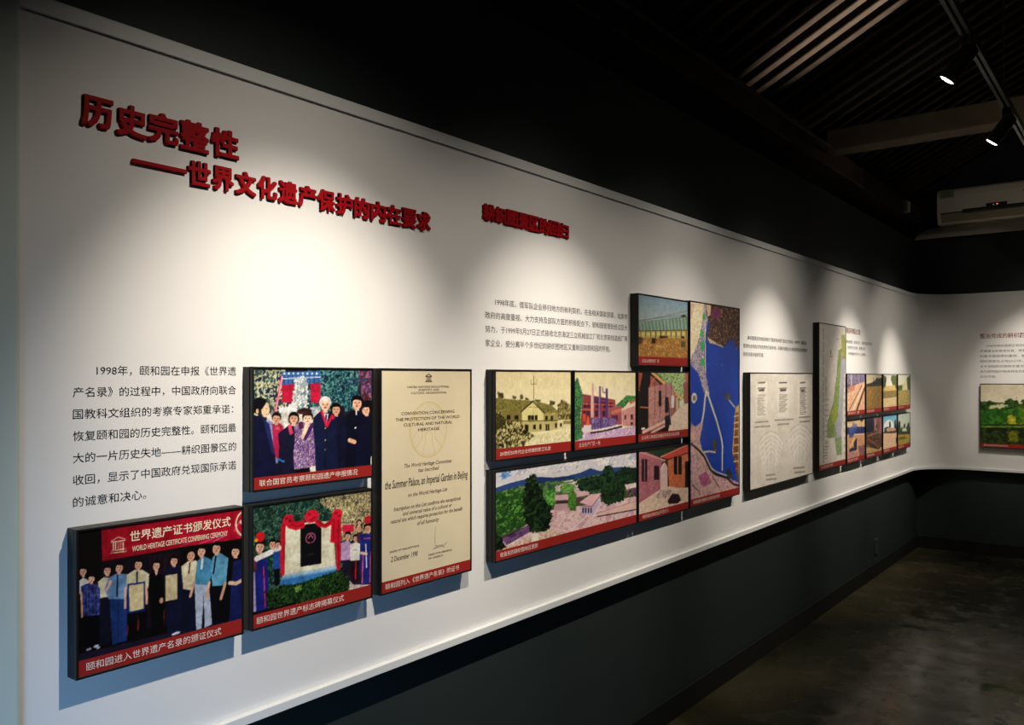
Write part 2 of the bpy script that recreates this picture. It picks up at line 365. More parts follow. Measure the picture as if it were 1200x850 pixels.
PICTURES = {
    'A': (230, 180, [['p','16110f',[-10,-10,1010,-10,1010,1010,-10,1010]],['p','241a26',[124,230,588,247,588,809,124,734]],['l','3c2030',[403,246,403,447],8],['l','3c2030',[428,251,428,453],8],['l','3c2030',[458,258,458,461],9],['l','3c2030',[490,265,490,469],8],['l','3c2030',[524,272,524,477],8],['l','3c2030',[566,281,566,488],9],['p','2c2638',[3,839,501,852,1007,861,1007,936,3,887]],['p','9a1830',[124,-5,1007,8,1007,243,647,228,129,231]],['p','9e1831',[362,-3,1007,8,1007,243,647,228,362,225]],['p','ac1c3c',[588,-2,1007,8,1007,243,647,228,588,223]],['l','d06088',[588,223,677,195],4],['l','d06088',[707,228,800,202],5],['l','d878a0',[800,229,896,193],5],['l','d06088',[944,175,986,108],7],['l','dcc8a8',[190,111,190,163],5],['l','dcc8a8',[202,113,202,166],6],['l','dcc8a8',[217,116,217,169],5],['l','dcc8a8',[231,119,231,172],5],['l','dcc8a8',[245,122,245,175],6],['l','dcc8a8',[179,100,218,77,257,101],4],['l','dcc8a8',[179,107,257,108],5],['l','dcc8a8',[179,167,260,171],4],['l','dcc8a8',[174,183,265,189],5],['o','e0d0b0',[1046,122,93,117],12],['l','e0d0b0',[1054,52,991,105,1054,188],14],['l','e0d0b0',[1019,114,1054,86],7],['l','7a3420',[120,619,115,691],6],['l','7a3420',[218,697,213,770],6],['l','7a3420',[334,699,329,773],7],['l','7a3420',[273,714,268,787],7],['l','7a3420',[487,675,481,751],7],['p','d0ccc0',[9,335,27,320,58,347,64,434,9,427]],['e','141012',[27,268,22,30]],['p','d8a890',[20,285,34,288,35,318,19,314]],['e','d8a890',[27,280,17,27]],['e','8a5a4c',[27,292,6,2]],['e','3a2420',[20,274,3,3]],['e','3a2420',[34,278,3,3]],['l','b88472',[27,278,27,286],3],['p','141012',[8,268,12,249,27,242,43,256,47,278,39,265,17,258]],['p','1c1e30',[107,470,174,488,174,815,116,813]],['p','cfc6a6',[105,369,136,344,179,361,179,489,116,485]],['e','141012',[157,290,24,33]],['p','d8a890',[150,308,166,312,167,345,148,340]],['e','d8a890',[157,304,18,30]],['e','8a5a4c',[157,317,6,3]],['e','3a2420',[149,297,3,3]],['e','3a2420',[165,300,3,3]],['l','b88472',[158,301,158,310],3],['p','141012',[136,290,141,270,158,262,175,277,179,301,170,287,146,280]],['n','2a305c3c4478545a8a',[13,377,52,365,96,379,118,421,116,605,31,590,25,495],14],['l','6a70a0',[30,372,34,581],2],['l','6a70a0',[48,377,53,587],2],['l','6a70a0',[66,381,71,592],3],['l','6a70a0',[85,386,90,597],2],['l','6a70a0',[103,391,108,603],3],['l','202448',[18,398,116,414],2],['l','202448',[18,430,116,446],2],['l','202448',[18,461,116,478],2],['l','202448',[18,493,116,511],2],['l','202448',[18,525,116,543],2],['l','202448',[18,557,116,576],2],['p','0c0c12',[27,584,116,602,116,796,39,788]],['l','c89880',[18,422,22,587],10],['e','141012',[71,330,21,28]],['p','d8a890',[64,346,78,350,79,378,63,374]],['e','d8a890',[71,342,16,26]],['e','8a5a4c',[71,353,6,2]],['e','3a2420',[64,336,2,3]],['e','3a2420',[78,340,3,3]],['l','b88472',[71,340,71,348],3],['p','141012',[53,330,56,312,71,305,86,319,90,340,82,327,61,321]],['e','a0a0b0',[57,822,14,9]],['e','c0c0d0',[97,814,15,9]],['e','b8b0c0',[107,829,10,8]],['p','2a4474',[169,503,268,523,265,832,218,830,184,835]],['l','1c3058',[218,532,215,820],4],['p','7290b0',[164,354,209,335,269,355,272,447,262,531,164,504,141,433]],['l','d8a890',[151,436,174,396],14],['e','d8a890',[174,386,10,13]],['l','1c2438',[214,350,210,497],9],['e','141012',[223,287,26,35]],['p','d8a890',[215,306,232,310,233,345,213,341]],['e','d8a890',[223,301,20,32]],['e','8a5a4c',[223,315,7,3]],['e','3a2420',[214,294,3,3]],['e','3a2420',[231,298,3,3]],['l','b88472',[223,299,223,308],4],['p','141012',[200,287,205,265,223,257,242,273,247,298,237,283,211,276]],['p','0e0d12',[268,613,386,629,378,814,340,822,334,665,324,662,316,828,278,832]],['p','d4caa6',[265,359,310,333,356,344,397,387,389,486,262,458]],['l','1c2438',[325,352,324,427],9],['l','d8a890',[257,452,257,593],13],['l','d8a890',[378,474,381,594],14],['p','20306e',[268,424,372,431,372,648,270,638]],['p','cdbb90',[278,439,362,443,362,629,281,626]],['e','141012',[332,288,28,35]],['p','d8a890',[323,308,341,312,342,348,321,343]],['e','d8a890',[332,303,21,32]],['e','8a5a4c',[331,317,7,3]],['e','3a2420',[323,296,4,4]],['e','3a2420',[340,300,3,4]],['l','b88472',[332,301,332,310],3],['p','141012',[307,289,313,266,332,258,351,275,356,300,346,285,319,277]],['p','0e0c10',[394,394,428,367,470,412,495,505,487,632,475,844,411,845,400,565]],['p','d8b8a0',[428,376,447,381,439,408]],['e','c89880',[469,598,12,21]],['e','141012',[439,322,27,34]],['e','141012',[439,340,29,34]],['p','d8a890',[430,341,448,345,449,379,429,375]],['e','d8a890',[438,336,20,31]],['e','8a5a4c',[438,350,7,3]],['e','3a2420',[430,329,4,3]],['e','3a2420',[447,333,3,3]],['l','b88472',[439,334,439,343],3],['p','141012',[415,322,420,300,439,292,458,309,463,333,453,318,426,311]],['p','1e2440',[498,377,558,355,617,395,611,534,591,863,504,857]],['e','141012',[547,310,28,35]],['e','141012',[547,328,30,34]],['p','d8a890',[538,330,556,334,557,369,536,364]],['e','d8a890',[547,325,21,32]],['e','8a5a4c',[547,338,8,3]],['e','3a2420',[538,317,4,3]],['e','3a2420',[556,321,4,3]],['l','b88472',[547,322,547,332],4],['p','141012',[522,310,527,288,547,280,566,297,572,321,561,307,534,299]],['p','1a1a26',[482,406,577,412,580,632,484,619]],['p','cbbc98',[494,419,567,423,567,614,494,610]],['p','1a2038',[594,547,668,560,686,884,595,868]],['p','d8cba8',[592,375,632,345,685,348,707,384,665,575,605,547]],['l','3a3048',[647,359,641,436],9],['l','d8a890',[674,515,650,615],17],['p','d8a890',[644,316,665,321,666,360,642,355]],['e','d8a890',[654,310,24,36]],['e','8a5a4c',[654,326,9,3]],['e','3a2420',[644,302,4,4]],['e','3a2420',[664,307,4,4]],['l','b88472',[654,308,654,318],5],['p','a8b2c4',[677,530,772,554,794,872,744,884,738,639,723,882,689,883]],['p','548ca8',[695,356,738,326,795,373,788,493,772,561,677,530]],['l','dcdce0',[730,349,723,420],14],['l','d8a890',[775,540,756,658],17],['e','141012',[723,275,33,40]],['p','d8a890',[712,297,733,302,735,342,710,336]],['e','d8a890',[723,291,25,36]],['e','8a5a4c',[722,307,9,3]],['e','3a2420',[712,283,4,4]],['e','3a2420',[733,288,5,4]],['l','b88472',[723,289,723,299],4],['p','141012',[694,275,700,250,723,240,746,259,752,288,739,271,707,262]],['p','12121c',[781,567,889,595,905,878,792,875]],['p','669ab4',[797,350,840,319,905,379,889,591,797,575,784,452]],['l','1c2438',[819,347,803,475],11],['l','d8a890',[883,577,854,688],19],['e','141012',[824,272,36,43]],['p','d8a890',[812,296,835,301,837,343,810,337]],['e','d8a890',[824,290,27,39]],['e','8a5a4c',[824,306,10,3]],['e','3a2420',[812,281,5,4]],['e','3a2420',[835,286,5,5]],['l','b88472',[824,287,824,298],4],['p','141012',[792,272,799,245,824,235,849,255,855,286,842,268,807,258]],['p','262e60',[941,415,1007,404,1007,899,912,892,922,586]],['l','e0b8a0',[915,579,961,596,1027,570],23],['e','141012',[956,326,35,41]],['e','141012',[956,348,38,41]],['p','d8a890',[944,349,967,354,969,395,943,389]],['e','d8a890',[956,343,27,38]],['e','8a5a4c',[956,359,10,3]],['e','3a2420',[945,335,5,4]],['e','3a2420',[967,339,5,4]],['l','b88472',[956,340,956,351],5],['p','141012',[925,326,931,300,956,290,981,310,987,340,974,322,939,313]],['e','d0d0d8',[565,869,20,10]],['e','d8d0d0',[544,872,12,8]]]),
    'B': (190, 150, [['p','2a3040',[-10,-10,1010,-10,1010,1010,-10,1010]],['f','3c5458a8ac90d0c8a0243c54',[-14,-4,246,-7,246,387,-14,375],26],['f','20445438686c6c98901c384c',[413,-9,882,-14,866,352,740,394,427,336],24],['p','b0284c',[217,131,329,125,318,287,217,287]],['p','b0284c',[447,126,534,119,534,297,450,294]],['p','4a70a4',[214,28,534,17,534,115,214,136]],['e','d8e4f0',[236,40,8,9]],['e','d8e4f0',[272,40,8,9]],['e','d8e4f0',[309,39,8,8]],['e','d8e4f0',[346,39,8,8]],['e','d8e4f0',[384,39,8,9]],['e','d8e4f0',[422,39,8,9]],['e','d8e4f0',[461,39,8,9]],['e','d8e4f0',[500,39,8,9]],['l','2c4878',[233,54,233,124],7],['l','2c4878',[267,54,267,125],7],['l','2c4878',[301,54,301,125],7],['l','2c4878',[336,54,336,125],7],['l','2c4878',[371,54,371,126],7],['l','2c4878',[406,54,406,126],7],['l','2c4878',[441,54,441,126],8],['l','2c4878',[477,54,477,126],8],['l','2c4878',[514,54,514,127],7],['l','dce8f0',[214,84,534,69],5],['f','98a8b0d0d4d0e8e8e0708890',[315,81,385,51,427,111,430,201,420,395,287,389,253,344,308,257],20],['f','50302c70506c3c3458906478',[866,-13,1007,-15,1007,309,907,290],18],['l','3c4468',[740,97,1007,79],9],['l','3c4468',[771,145,997,82],8],['p','dcdcd8',[199,327,315,324,329,406,199,407]],['p','dce0e4',[195,315,209,316,209,400,195,399]],['p','dce0e4',[218,316,232,317,232,401,218,400]],['p','dce0e4',[241,317,255,317,255,402,241,401]],['p','dce0e4',[264,318,278,318,278,403,264,403]],['p','dce0e4',[287,319,301,319,301,404,287,404]],['p','dce0e4',[311,319,325,320,325,405,311,405]],['f','d0d0c8b0a8a0e0dcd0',[101,380,499,353,499,626,101,595],14],['l','e85070',[217,69,166,357],16],['l','f0b0b8',[219,69,169,358],6],['f','c8d0d0a0b0b8',[441,329,528,332,528,400,441,396],12],['p','8890b8',[101,423,146,447,186,717,195,790,153,800]],['p','a83058',[140,461,195,454,230,488,226,750,186,775,156,714]],['p','d86880',[161,484,195,486,203,516,166,513]],['e','201c2c',[174,404,38,43]],['p','d8a890',[162,430,187,432,188,475,160,473]],['e','d8a890',[174,422,29,39]],['e','8a5a4c',[174,440,11,4]],['e','3a2420',[162,415,5,4]],['e','3a2420',[186,417,5,5]],['l','b88472',[174,419,174,431],5],['p','201c2c',[140,410,147,381,174,367,201,384,208,413,194,397,156,393]],['p','d8d0c0',[441,531,485,534,502,916,441,909]],['p','22223c',[186,546,271,479,331,497,323,612,315,877,179,904,195,660]],['p','d05070',[263,479,287,470,308,552,280,565]],['e','141012',[311,411,42,46]],['e','141012',[311,434,44,45]],['p','d8a890',[297,438,324,440,326,485,295,483]],['e','d8a890',[311,430,32,42]],['e','8a5a4c',[310,448,11,4]],['e','3a2420',[297,423,5,5]],['e','3a2420',[324,424,6,5]],['l','b88472',[311,427,311,439],5],['p','141012',[274,417,282,386,311,371,340,389,348,420,332,403,291,399]],['l','3c78b0',[186,760,233,787],13],['p','202848',[470,428,536,367,640,387,712,487,706,642,681,919,493,915,467,578]],['p','e8e4e0',[561,394,602,396,587,479,573,479]],['l','24305c',[582,410,579,471],14],['l','d02850',[543,373,587,507],19],['l','d02850',[645,390,590,507],19],['e','d02850',[640,436,14,14]],['e','c0a870',[575,524,7,7]],['e','c0a870',[575,631,7,7]],['e','c0a870',[575,715,7,7]],['l','141a34',[585,510,573,919],5],['e','d8d4d0',[574,296,52,56]],['p','e0b8a0',[557,330,591,331,594,387,555,385]],['e','e0b8a0',[574,319,40,51]],['e','8a5a4c',[574,342,15,5]],['e','3a2420',[557,311,7,6]],['e','3a2420',[590,312,7,6]],['l','b88472',[574,316,574,331],7],['p','d8d4d0',[528,304,538,267,574,248,611,269,621,307,601,286,550,282]],['p','1c203c',[675,430,724,409,771,446,777,899,684,912]],['e','141012',[669,348,46,48]],['e','141012',[669,373,49,47]],['p','d8a890',[654,377,684,378,686,426,652,424]],['e','d8a890',[669,368,35,44]],['e','8a5a4c',[669,387,13,4]],['e','3a2420',[654,360,6,5]],['e','3a2420',[683,361,6,5]],['l','b88472',[669,365,669,378],6],['p','141012',[629,354,637,322,669,306,701,325,710,358,692,339,648,336]],['e','302030',[727,378,21,47]],['p','141830',[758,411,834,367,926,406,934,660,869,909,758,906]],['l','d8d4d0',[853,376,853,415],10],['e','141012',[860,293,55,57]],['p','d8a890',[842,327,878,328,880,385,839,383]],['e','d8a890',[860,317,42,52]],['e','8a5a4c',[859,339,15,5]],['e','3a2420',[842,308,7,6]],['e','3a2420',[877,309,7,6]],['l','b88472',[860,313,860,328],7],['p','141012',[811,301,821,263,860,244,898,265,909,304,888,283,834,279]],['l','e0b090',[790,648,837,668],31],['e','e8f0e8',[844,538,8,8]],['p','181c38',[918,453,956,420,1007,409,1007,795,989,922,834,908,857,654]],['e','14141c',[961,320,53,35]],['e','a0a0a0',[989,349,23,29]],['e','16161e',[959,363,46,46]],['p','d8a890',[936,391,966,392,968,438,934,437]],['e','d8a890',[944,382,35,43]],['e','8a5a4c',[944,400,12,4]],['e','3a2420',[925,375,6,5]],['e','3a2420',[954,376,6,5]],['l','b88472',[938,378,938,391],6],['p','16161e',[910,369,919,338,951,322,983,340,992,372,974,355,929,351]],['p','14141c',[911,322,964,288,1007,312,1007,348,918,345]],['n','6c5084b898b83c2c60d8c0c87a6090',[315,496,357,454,444,471,473,548,488,746,485,851,315,871,307,743,320,597],20],['p','5c3050',[345,466,382,450,387,513,357,526]],['e','2c1c20',[424,415,46,50]],['p','ecc8b0',[409,445,439,447,441,497,407,495]],['e','ecc8b0',[424,436,35,45]],['e','8a5a4c',[424,456,13,4]],['e','3a2420',[409,428,6,5]],['e','3a2420',[438,430,6,5]],['l','b88472',[424,433,424,446],6],['p','2c1c20',[384,422,392,389,424,372,456,392,465,426,448,407,403,403]],['e','4c3030',[399,367,62,29]],['p','382428',[350,365,396,334,450,370]],['l','ecc8b0',[420,485,385,587],31],['l','4c3060',[463,487,406,603],29],['p','181420',[315,862,441,861,449,916,318,921]],['p','1c2040',[-9,375,62,398,119,460,163,715,182,905,-9,918]],['p','30386c',[68,407,114,460,160,714,142,713,94,508]],['e','14161e',[47,295,59,59]],['e','e4bc9c',[90,340,31,63]],['p','14161e',[-4,280,49,239,101,266,88,301,62,336,36,377,1,362]],['e','3a2420',[95,331,5,4]],['l','7a4a40',[95,380,114,378],4],['e','e0b090',[30,349,10,20]],['e','e0dcc0',[997,858,8,48]]]),
    'C': (190, 150, [['p','24302c',[-10,-10,1010,-10,1010,1010,-10,1010]],['f','1c3834345c4c142828648878405c48',[-19,-26,764,-43,764,829,-19,755],20],['f','d0c898988c68605848e4dcb0584c48',[543,-74,1017,-27,1017,478,729,421,695,189,543,62],16],['n','c8b8b0d8ccc4a89890',[764,794,1017,803,1017,1038,764,969],14],['p','d03050',[729,282,834,292,838,363,738,356]],['p','382c40',[708,659,1017,731,1017,893,834,847,729,716]],['p','e6e0c2',[231,183,643,228,671,642,234,616]],['p','cfcaa8',[637,231,647,229,674,641,660,641]],['p','181820',[370,246,417,215,494,222,548,279,546,587,370,578]],['o','b06880',[455,345,43,46],18],['l','b06880',[438,342,457,316,476,350],8],['l','60404c',[430,486,478,488],6],['l','60404c',[423,299,449,298],5],['p','a8c8dc',[231,612,674,635,684,660,225,640]],['p','4a80b4',[222,636,684,660,698,695,335,720,207,690]],['p','78a8d0',[222,636,684,660,688,675,219,651]],['p','cc2440',[216,188,258,155,252,211,243,615,216,622,207,429]],['p','cc2440',[243,137,335,180,406,181,406,243,335,256,277,229,237,176]],['p','cc2440',[502,182,576,245,660,192,657,251,585,283,519,257,494,222]],['p','cc2440',[640,154,720,162,722,367,712,677,681,690,671,435,623,417]],['l','941428',[237,192,243,485],8],['l','941428',[258,167,335,223,398,215],8],['l','941428',[510,205,585,259,660,214],9],['l','941428',[695,206,698,657],8],['l','941428',[660,218,647,404],9],['e','d42c48',[274,153,43,45]],['e','d42c48',[465,157,61,57]],['e','d42c48',[686,177,46,48]],['e','9c1830',[261,139,13,11]],['e','9c1830',[286,165,14,11]],['e','9c1830',[445,138,14,11]],['e','9c1830',[486,170,15,11]],['e','9c1830',[464,187,14,12]],['e','9c1830',[674,165,15,12]],['e','9c1830',[701,194,15,12]],['p','a898c0',[-11,538,35,533,32,888,-11,882]],['p','2c3480',[15,434,110,440,121,665,112,857,26,864]],['l','d04870',[81,512,95,849],7],['e','201418',[55,324,40,46]],['p','d8a890',[42,350,68,355,70,401,40,394]],['e','d8a890',[54,343,30,42]],['e','8a5a4c',[55,361,11,4]],['e','3a2420',[42,334,6,5]],['e','3a2420',[67,339,5,5]],['l','b88472',[55,340,55,352],5],['p','201418',[19,324,27,295,55,285,83,307,90,339,75,320,36,309]],['e','d02838',[57,257,34,41]],['e','d8a030',[26,279,14,14]],['p','6c4048',[-11,413,23,405,32,517,-11,538]],['l','ece4dc',[30,430,124,403,201,382],35],['p','2c5898',[154,404,207,405,207,558,159,563]],['p','14141c',[156,549,207,552,204,686,168,693]],['e','141012',[151,324,32,35]],['p','d8a890',[140,344,161,348,162,384,139,379]],['e','d8a890',[150,339,24,33]],['e','8a5a4c',[150,353,8,3]],['e','3a2420',[140,332,4,4]],['e','3a2420',[160,336,4,4]],['l','b88472',[151,337,151,346],4],['p','141012',[123,324,129,302,151,293,173,311,179,336,167,321,136,313]],['e','141012',[191,338,24,27]],['p','d8a890',[183,353,198,356,200,383,182,379]],['e','d8a890',[190,349,18,24]],['e','8a5a4c',[190,359,6,2]],['e','3a2420',[183,344,3,3]],['e','3a2420',[198,347,3,3]],['l','b88472',[191,347,191,354],3],['p','141012',[169,338,174,321,191,315,207,328,212,347,203,335,179,329]],['p','2c2840',[729,586,795,592,792,722,738,718]],['p','c0a0c8',[717,444,781,428,820,474,803,611,719,599]],['e','141012',[781,381,32,33]],['p','d8a890',[771,399,792,403,793,436,769,431]],['e','d8a890',[781,394,24,30]],['e','8a5a4c',[781,408,9,3]],['e','3a2420',[771,387,4,3]],['e','3a2420',[791,391,4,3]],['l','b88472',[781,392,781,401],5],['p','141012',[753,381,759,360,781,352,804,368,810,392,798,378,766,370]],['p','302028',[806,615,888,626,881,823,845,823,817,807]],['l','b02c48',[856,640,852,799],11],['p','e4e0d4',[803,474,856,460,899,487,892,634,804,622]],['l','a09890',[831,529,870,534],7],['e','141012',[858,417,31,31]],['p','d8a890',[848,435,868,439,869,470,846,465]],['e','d8a890',[857,430,23,28]],['e','8a5a4c',[857,443,8,3]],['e','3a2420',[848,424,4,3]],['e','3a2420',[867,427,4,3]],['l','b88472',[858,428,858,437],4],['p','141012',[831,417,836,397,858,390,879,405,885,428,874,414,843,407]],['p','604058',[867,378,925,371,925,478,867,466]],['e','141012',[885,323,31,31]],['p','d8a890',[875,341,895,345,896,376,873,372]],['e','d8a890',[884,336,23,28]],['e','8a5a4c',[884,349,8,3]],['e','3a2420',[875,330,4,3]],['e','3a2420',[894,333,4,3]],['l','b88472',[885,334,885,343],4],['p','141012',[857,323,863,303,885,296,906,311,912,334,901,320,870,313]],['e','141012',[888,280,23,24]],['p','d8a890',[881,293,896,296,897,319,880,316]],['e','d8a890',[888,289,17,21]],['e','8a5a4c',[888,299,6,2]],['e','3a2420',[881,285,3,3]],['e','3a2420',[895,287,3,2]],['l','b88472',[888,288,888,294],3],['p','141012',[868,280,872,265,888,259,905,271,909,287,900,277,877,272]],['p','303c84',[899,405,958,395,1010,401,1010,877,906,865,892,613]],['l','d06088',[925,567,916,850],11],['l','d06088',[998,583,991,860],12],['l','d06088',[934,444,998,453],7],['l','f0f0f0',[950,501,958,717],9],['e','141012',[971,341,40,40]],['p','d8a890',[958,363,984,368,985,407,956,402]],['e','d8a890',[970,357,30,36]],['e','8a5a4c',[970,373,11,4]],['e','3a2420',[958,349,6,4]],['e','3a2420',[983,354,5,4]],['l','b88472',[971,354,971,365],5],['p','141012',[936,341,943,315,971,306,998,325,1006,354,991,337,952,328]],['e','d03048',[973,275,37,39]],['l','ecc0a8',[906,572,958,592],19],['f','1c34201830183c6834506c3c0c1814',[95,722,228,701,351,716,695,682,790,766,799,855,764,969,494,962,124,889],14],['f','90b060507830',[320,732,382,740,382,781,335,786],10],['p','181c20',[-19,856,110,869,335,868,335,983,-19,942]]]),
    'E': (130, 100, [['p','d8cca4',[-10,-10,1010,-10,1010,1010,-10,1010]],['g','ccbf98e4dab4',[-22,-17,1038,-28,1038,588,-22,526]],['l','50482c',[480,63,480,351],6],['l','50482c',[441,97,441,157,516,158,516,97],5],['l','8a8060',[456,130,503,131],3],['f','3c38206a6440',[37,240,105,255,105,313,37,310],10],['f','3c38206a6440',[32,228,59,243,59,300,32,299],10],['f','3c38206a6440',[211,281,254,290,254,322,211,321],10],['f','3c38206a6440',[304,266,341,280,341,333,304,332],10],['f','3c38206a6440',[368,311,413,317,413,339,368,338],10],['f','3c38206a6440',[493,335,570,343,570,365,493,362],10],['f','3c38206a6440',[695,357,767,371,767,416,695,413],10],['f','504a2c8c8458a8a070',[808,416,870,347,974,404,1006,424,1006,622,808,610],16],['p','d4c89c',[808,596,1006,608,1006,722,808,707]],['p','8c845c',[890,615,1000,622,1000,662,890,654]],['n','6e683c8a8450',[-5,300,219,329,471,351,326,471,-5,440],10],['n','6e683c8a8450',[493,352,727,416,837,516,612,504],10],['p','807848',[-5,443,330,466,330,583,-5,562]],['p','9c9460',[605,504,808,518,808,610,605,600]],['p','d0c690',[326,469,471,365,612,504,612,601,326,583]],['l','40381c',[314,475,471,358,620,505],14],['l','8c8458',[418,425,531,430],6],['l','a09864',[471,385,471,521],3],['p','b8ae7c',[308,585,808,610,808,716,456,767,308,728]],['l','3c3820',[-5,565,812,607],8],['p','302a18',[62,495,93,497,93,549,62,547]],['p','302a18',[138,502,183,505,183,557,138,555]],['p','302a18',[233,508,286,511,286,564,233,560]],['p','302a18',[403,520,441,522,441,577,403,574]],['p','302a18',[448,523,486,525,486,579,448,577]],['p','302a18',[493,525,531,527,531,582,493,580]],['p','302a18',[636,540,671,542,671,591,636,589]],['p','302a18',[707,544,743,546,743,595,707,593]],['p','302a18',[363,625,411,629,411,706,363,702]],['p','302a18',[473,633,507,635,507,693,473,690]],['p','302a18',[552,635,583,637,583,699,552,696]],['p','302a18',[640,637,691,641,691,731,640,727]],['p','302a18',[769,635,800,638,800,694,769,692]],['p','302a18',[251,611,304,615,304,661,251,657]],['p','302a18',[841,640,870,642,870,685,841,683]],['l','a09460',[665,644,665,726],8],['p','e4daac',[363,724,1006,713,1006,911,363,917]],['f','e8e0b8d0c698',[363,707,493,760,727,745,1006,731,1006,893,363,900],14],['f','2c28145048289c9468c8c090',[-5,495,62,450,131,567,326,596,363,682,493,769,363,850,363,917,-5,894],14],['f','38341c6c6438302c18',[-5,463,88,500,131,600,-5,686],12]]),
    'F': (120, 100, [['p','dccfa8',[-10,-10,1010,-10,1010,1010,-10,1010]],['g','d4c8a0ece0c0',[-20,-10,1034,-19,1034,571,-20,516]],['f','3c60403c804c6ca060',[655,453,841,325,1013,336,1013,529,655,492],12],['p','8c4c50',[118,287,396,332,645,382,650,482,523,621,94,727]],['p','5c3c60',[260,324,500,360,500,447,260,437]],['p','4c2c4c',[140,398,183,400,183,471,140,469]],['p','4c2c4c',[131,505,174,507,174,581,131,579]],['p','4c2c4c',[194,400,238,402,238,473,194,471]],['p','4c2c4c',[185,508,229,510,229,585,185,582]],['p','4c2c4c',[327,406,373,407,373,479,327,477]],['p','4c2c4c',[318,514,364,517,364,592,318,590]],['p','4c2c4c',[442,410,488,412,488,485,442,482]],['p','4c2c4c',[432,520,479,523,479,599,432,596]],['p','4c2c4c',[547,414,595,416,595,489,547,487]],['p','4c2c4c',[538,525,585,528,585,605,538,603]],['l','d07048',[118,412,631,452],11],['l','c86848',[118,486,260,497],13],['l','b05c58',[419,386,640,404],9],['p','c85c40',[129,542,172,544,172,637,129,634]],['p','9c6068',[500,485,753,467,758,724,535,718]],['l','7c7480',[488,561,778,528],19],['p','683c50',[583,586,691,592,691,671,583,663]],['p','c07860',[583,532,728,500,753,540,571,576]],['p','c4a098',[254,156,294,156,294,603,254,601]],['p','e0c0b0',[254,156,267,156,267,602,254,601]],['p','6c5484',[377,191,409,192,409,610,377,608]],['p','9880a0',[377,191,386,191,386,609,377,608]],['p','5c4878',[484,225,519,226,519,617,484,615]],['l','5c4878',[430,205,442,272,484,283],12],['n','6c5888847098503c70a090b0',[238,607,523,617,655,639,650,756,260,759],16],['l','403060',[305,612,305,749],7],['l','403060',[400,617,400,756],7],['l','403060',[414,618,414,757],7],['l','403060',[535,626,535,767],7],['p','e0683c',[205,550,176,696,238,701]],['p','d8c8d0',[142,690,256,698,256,777,142,768]],['n','c08c88d0a098b07c80',[758,533,1013,468,1013,777,768,739],12],['p','d8c0a8',[738,536,879,418,1013,383,1013,472]],['p','5c3440',[798,598,833,600,833,660,798,658]],['p','5c3440',[909,594,955,597,955,668,909,665]],['p','5c3440',[909,705,955,708,955,748,909,745]],['p','b06858',[889,413,1013,383,1013,407,904,454]],['n','b898bcd4b8c8a080b0e0ccd0',[22,846,172,785,1013,769,1013,905,22,891],24],['l','30243c',[249,799,488,788,758,750],20],['l','e8d8dc',[260,777,728,732],14],['p','d8c8d8',[86,741,172,785,150,876,86,815]],['l','4c3450',[75,740,140,801],11],['f','28543c50885080b0642c4864305840',[1,153,43,62,77,154,124,284,133,376,94,522,103,687,129,855,1,880],14]]),
    'G': (90, 95, [['p','2a2022',[-10,-10,1010,-10,1010,1010,-10,1010]],['f','a8c890dce0b878a060c8d0a0507848',[326,-9,941,-14,941,550,853,419],16],['n','9c6460b07c7484504c',[197,20,379,150,853,440,853,737,197,694],14],['l','e0b078',[261,-1,864,415],47],['l','201814',[235,29,838,440],26],['p','201a1e',[1,1,235,0,235,517,1,507]],['l','d88840',[16,254,176,277],20],['l','c87848',[222,203,316,79],18],['p','a85c50',[16,1,95,1,33,235,16,235]],['p','bc7068',[935,-5,1031,-6,1031,490,947,444]],['p','b88888',[195,220,639,154,740,353,639,670,195,836]],['n','b48480c89c94a07470',[195,267,740,303,639,694,195,843],14],['p','241818',[40,195,189,197,189,866,40,853]],['l','d89050',[46,500,195,516],15],['l','805050',[318,151,318,651],13],['l','805050',[419,152,419,657],12],['l','805050',[534,153,534,664],13],['l','805050',[639,154,639,670],13],['p','281c20',[387,271,444,273,444,501,387,499]],['p','e8dcd0',[639,350,699,352,699,537,639,535]],['p','20182c',[515,371,586,373,586,606,515,602]],['p','d4b0a0',[740,378,791,380,791,579,740,577]],['p','789c58',[773,404,884,433,859,583,791,554]],['p','d8d0c0',[808,443,905,421,905,560,815,555]],['p','986460',[894,156,1017,157,1017,463,905,484]],['n','e4c8b0d8b8a4ecd8c4',[639,670,808,550,1017,463,1017,922,573,910],16],['p','a87c78',[195,819,639,621,639,694,318,865]],['l','d8b0a0',[105,859,515,735],51],['l','805458',[165,880,541,761],15],['l','d0a89c',[256,883,573,778],40],['e','f0e0d0',[514,740,32,24]],['f','201828483850',[502,662,606,643,639,793,515,813],8],['l','302434',[590,447,606,668],13],['e','e8e0d8',[99,811,35,18]]]),
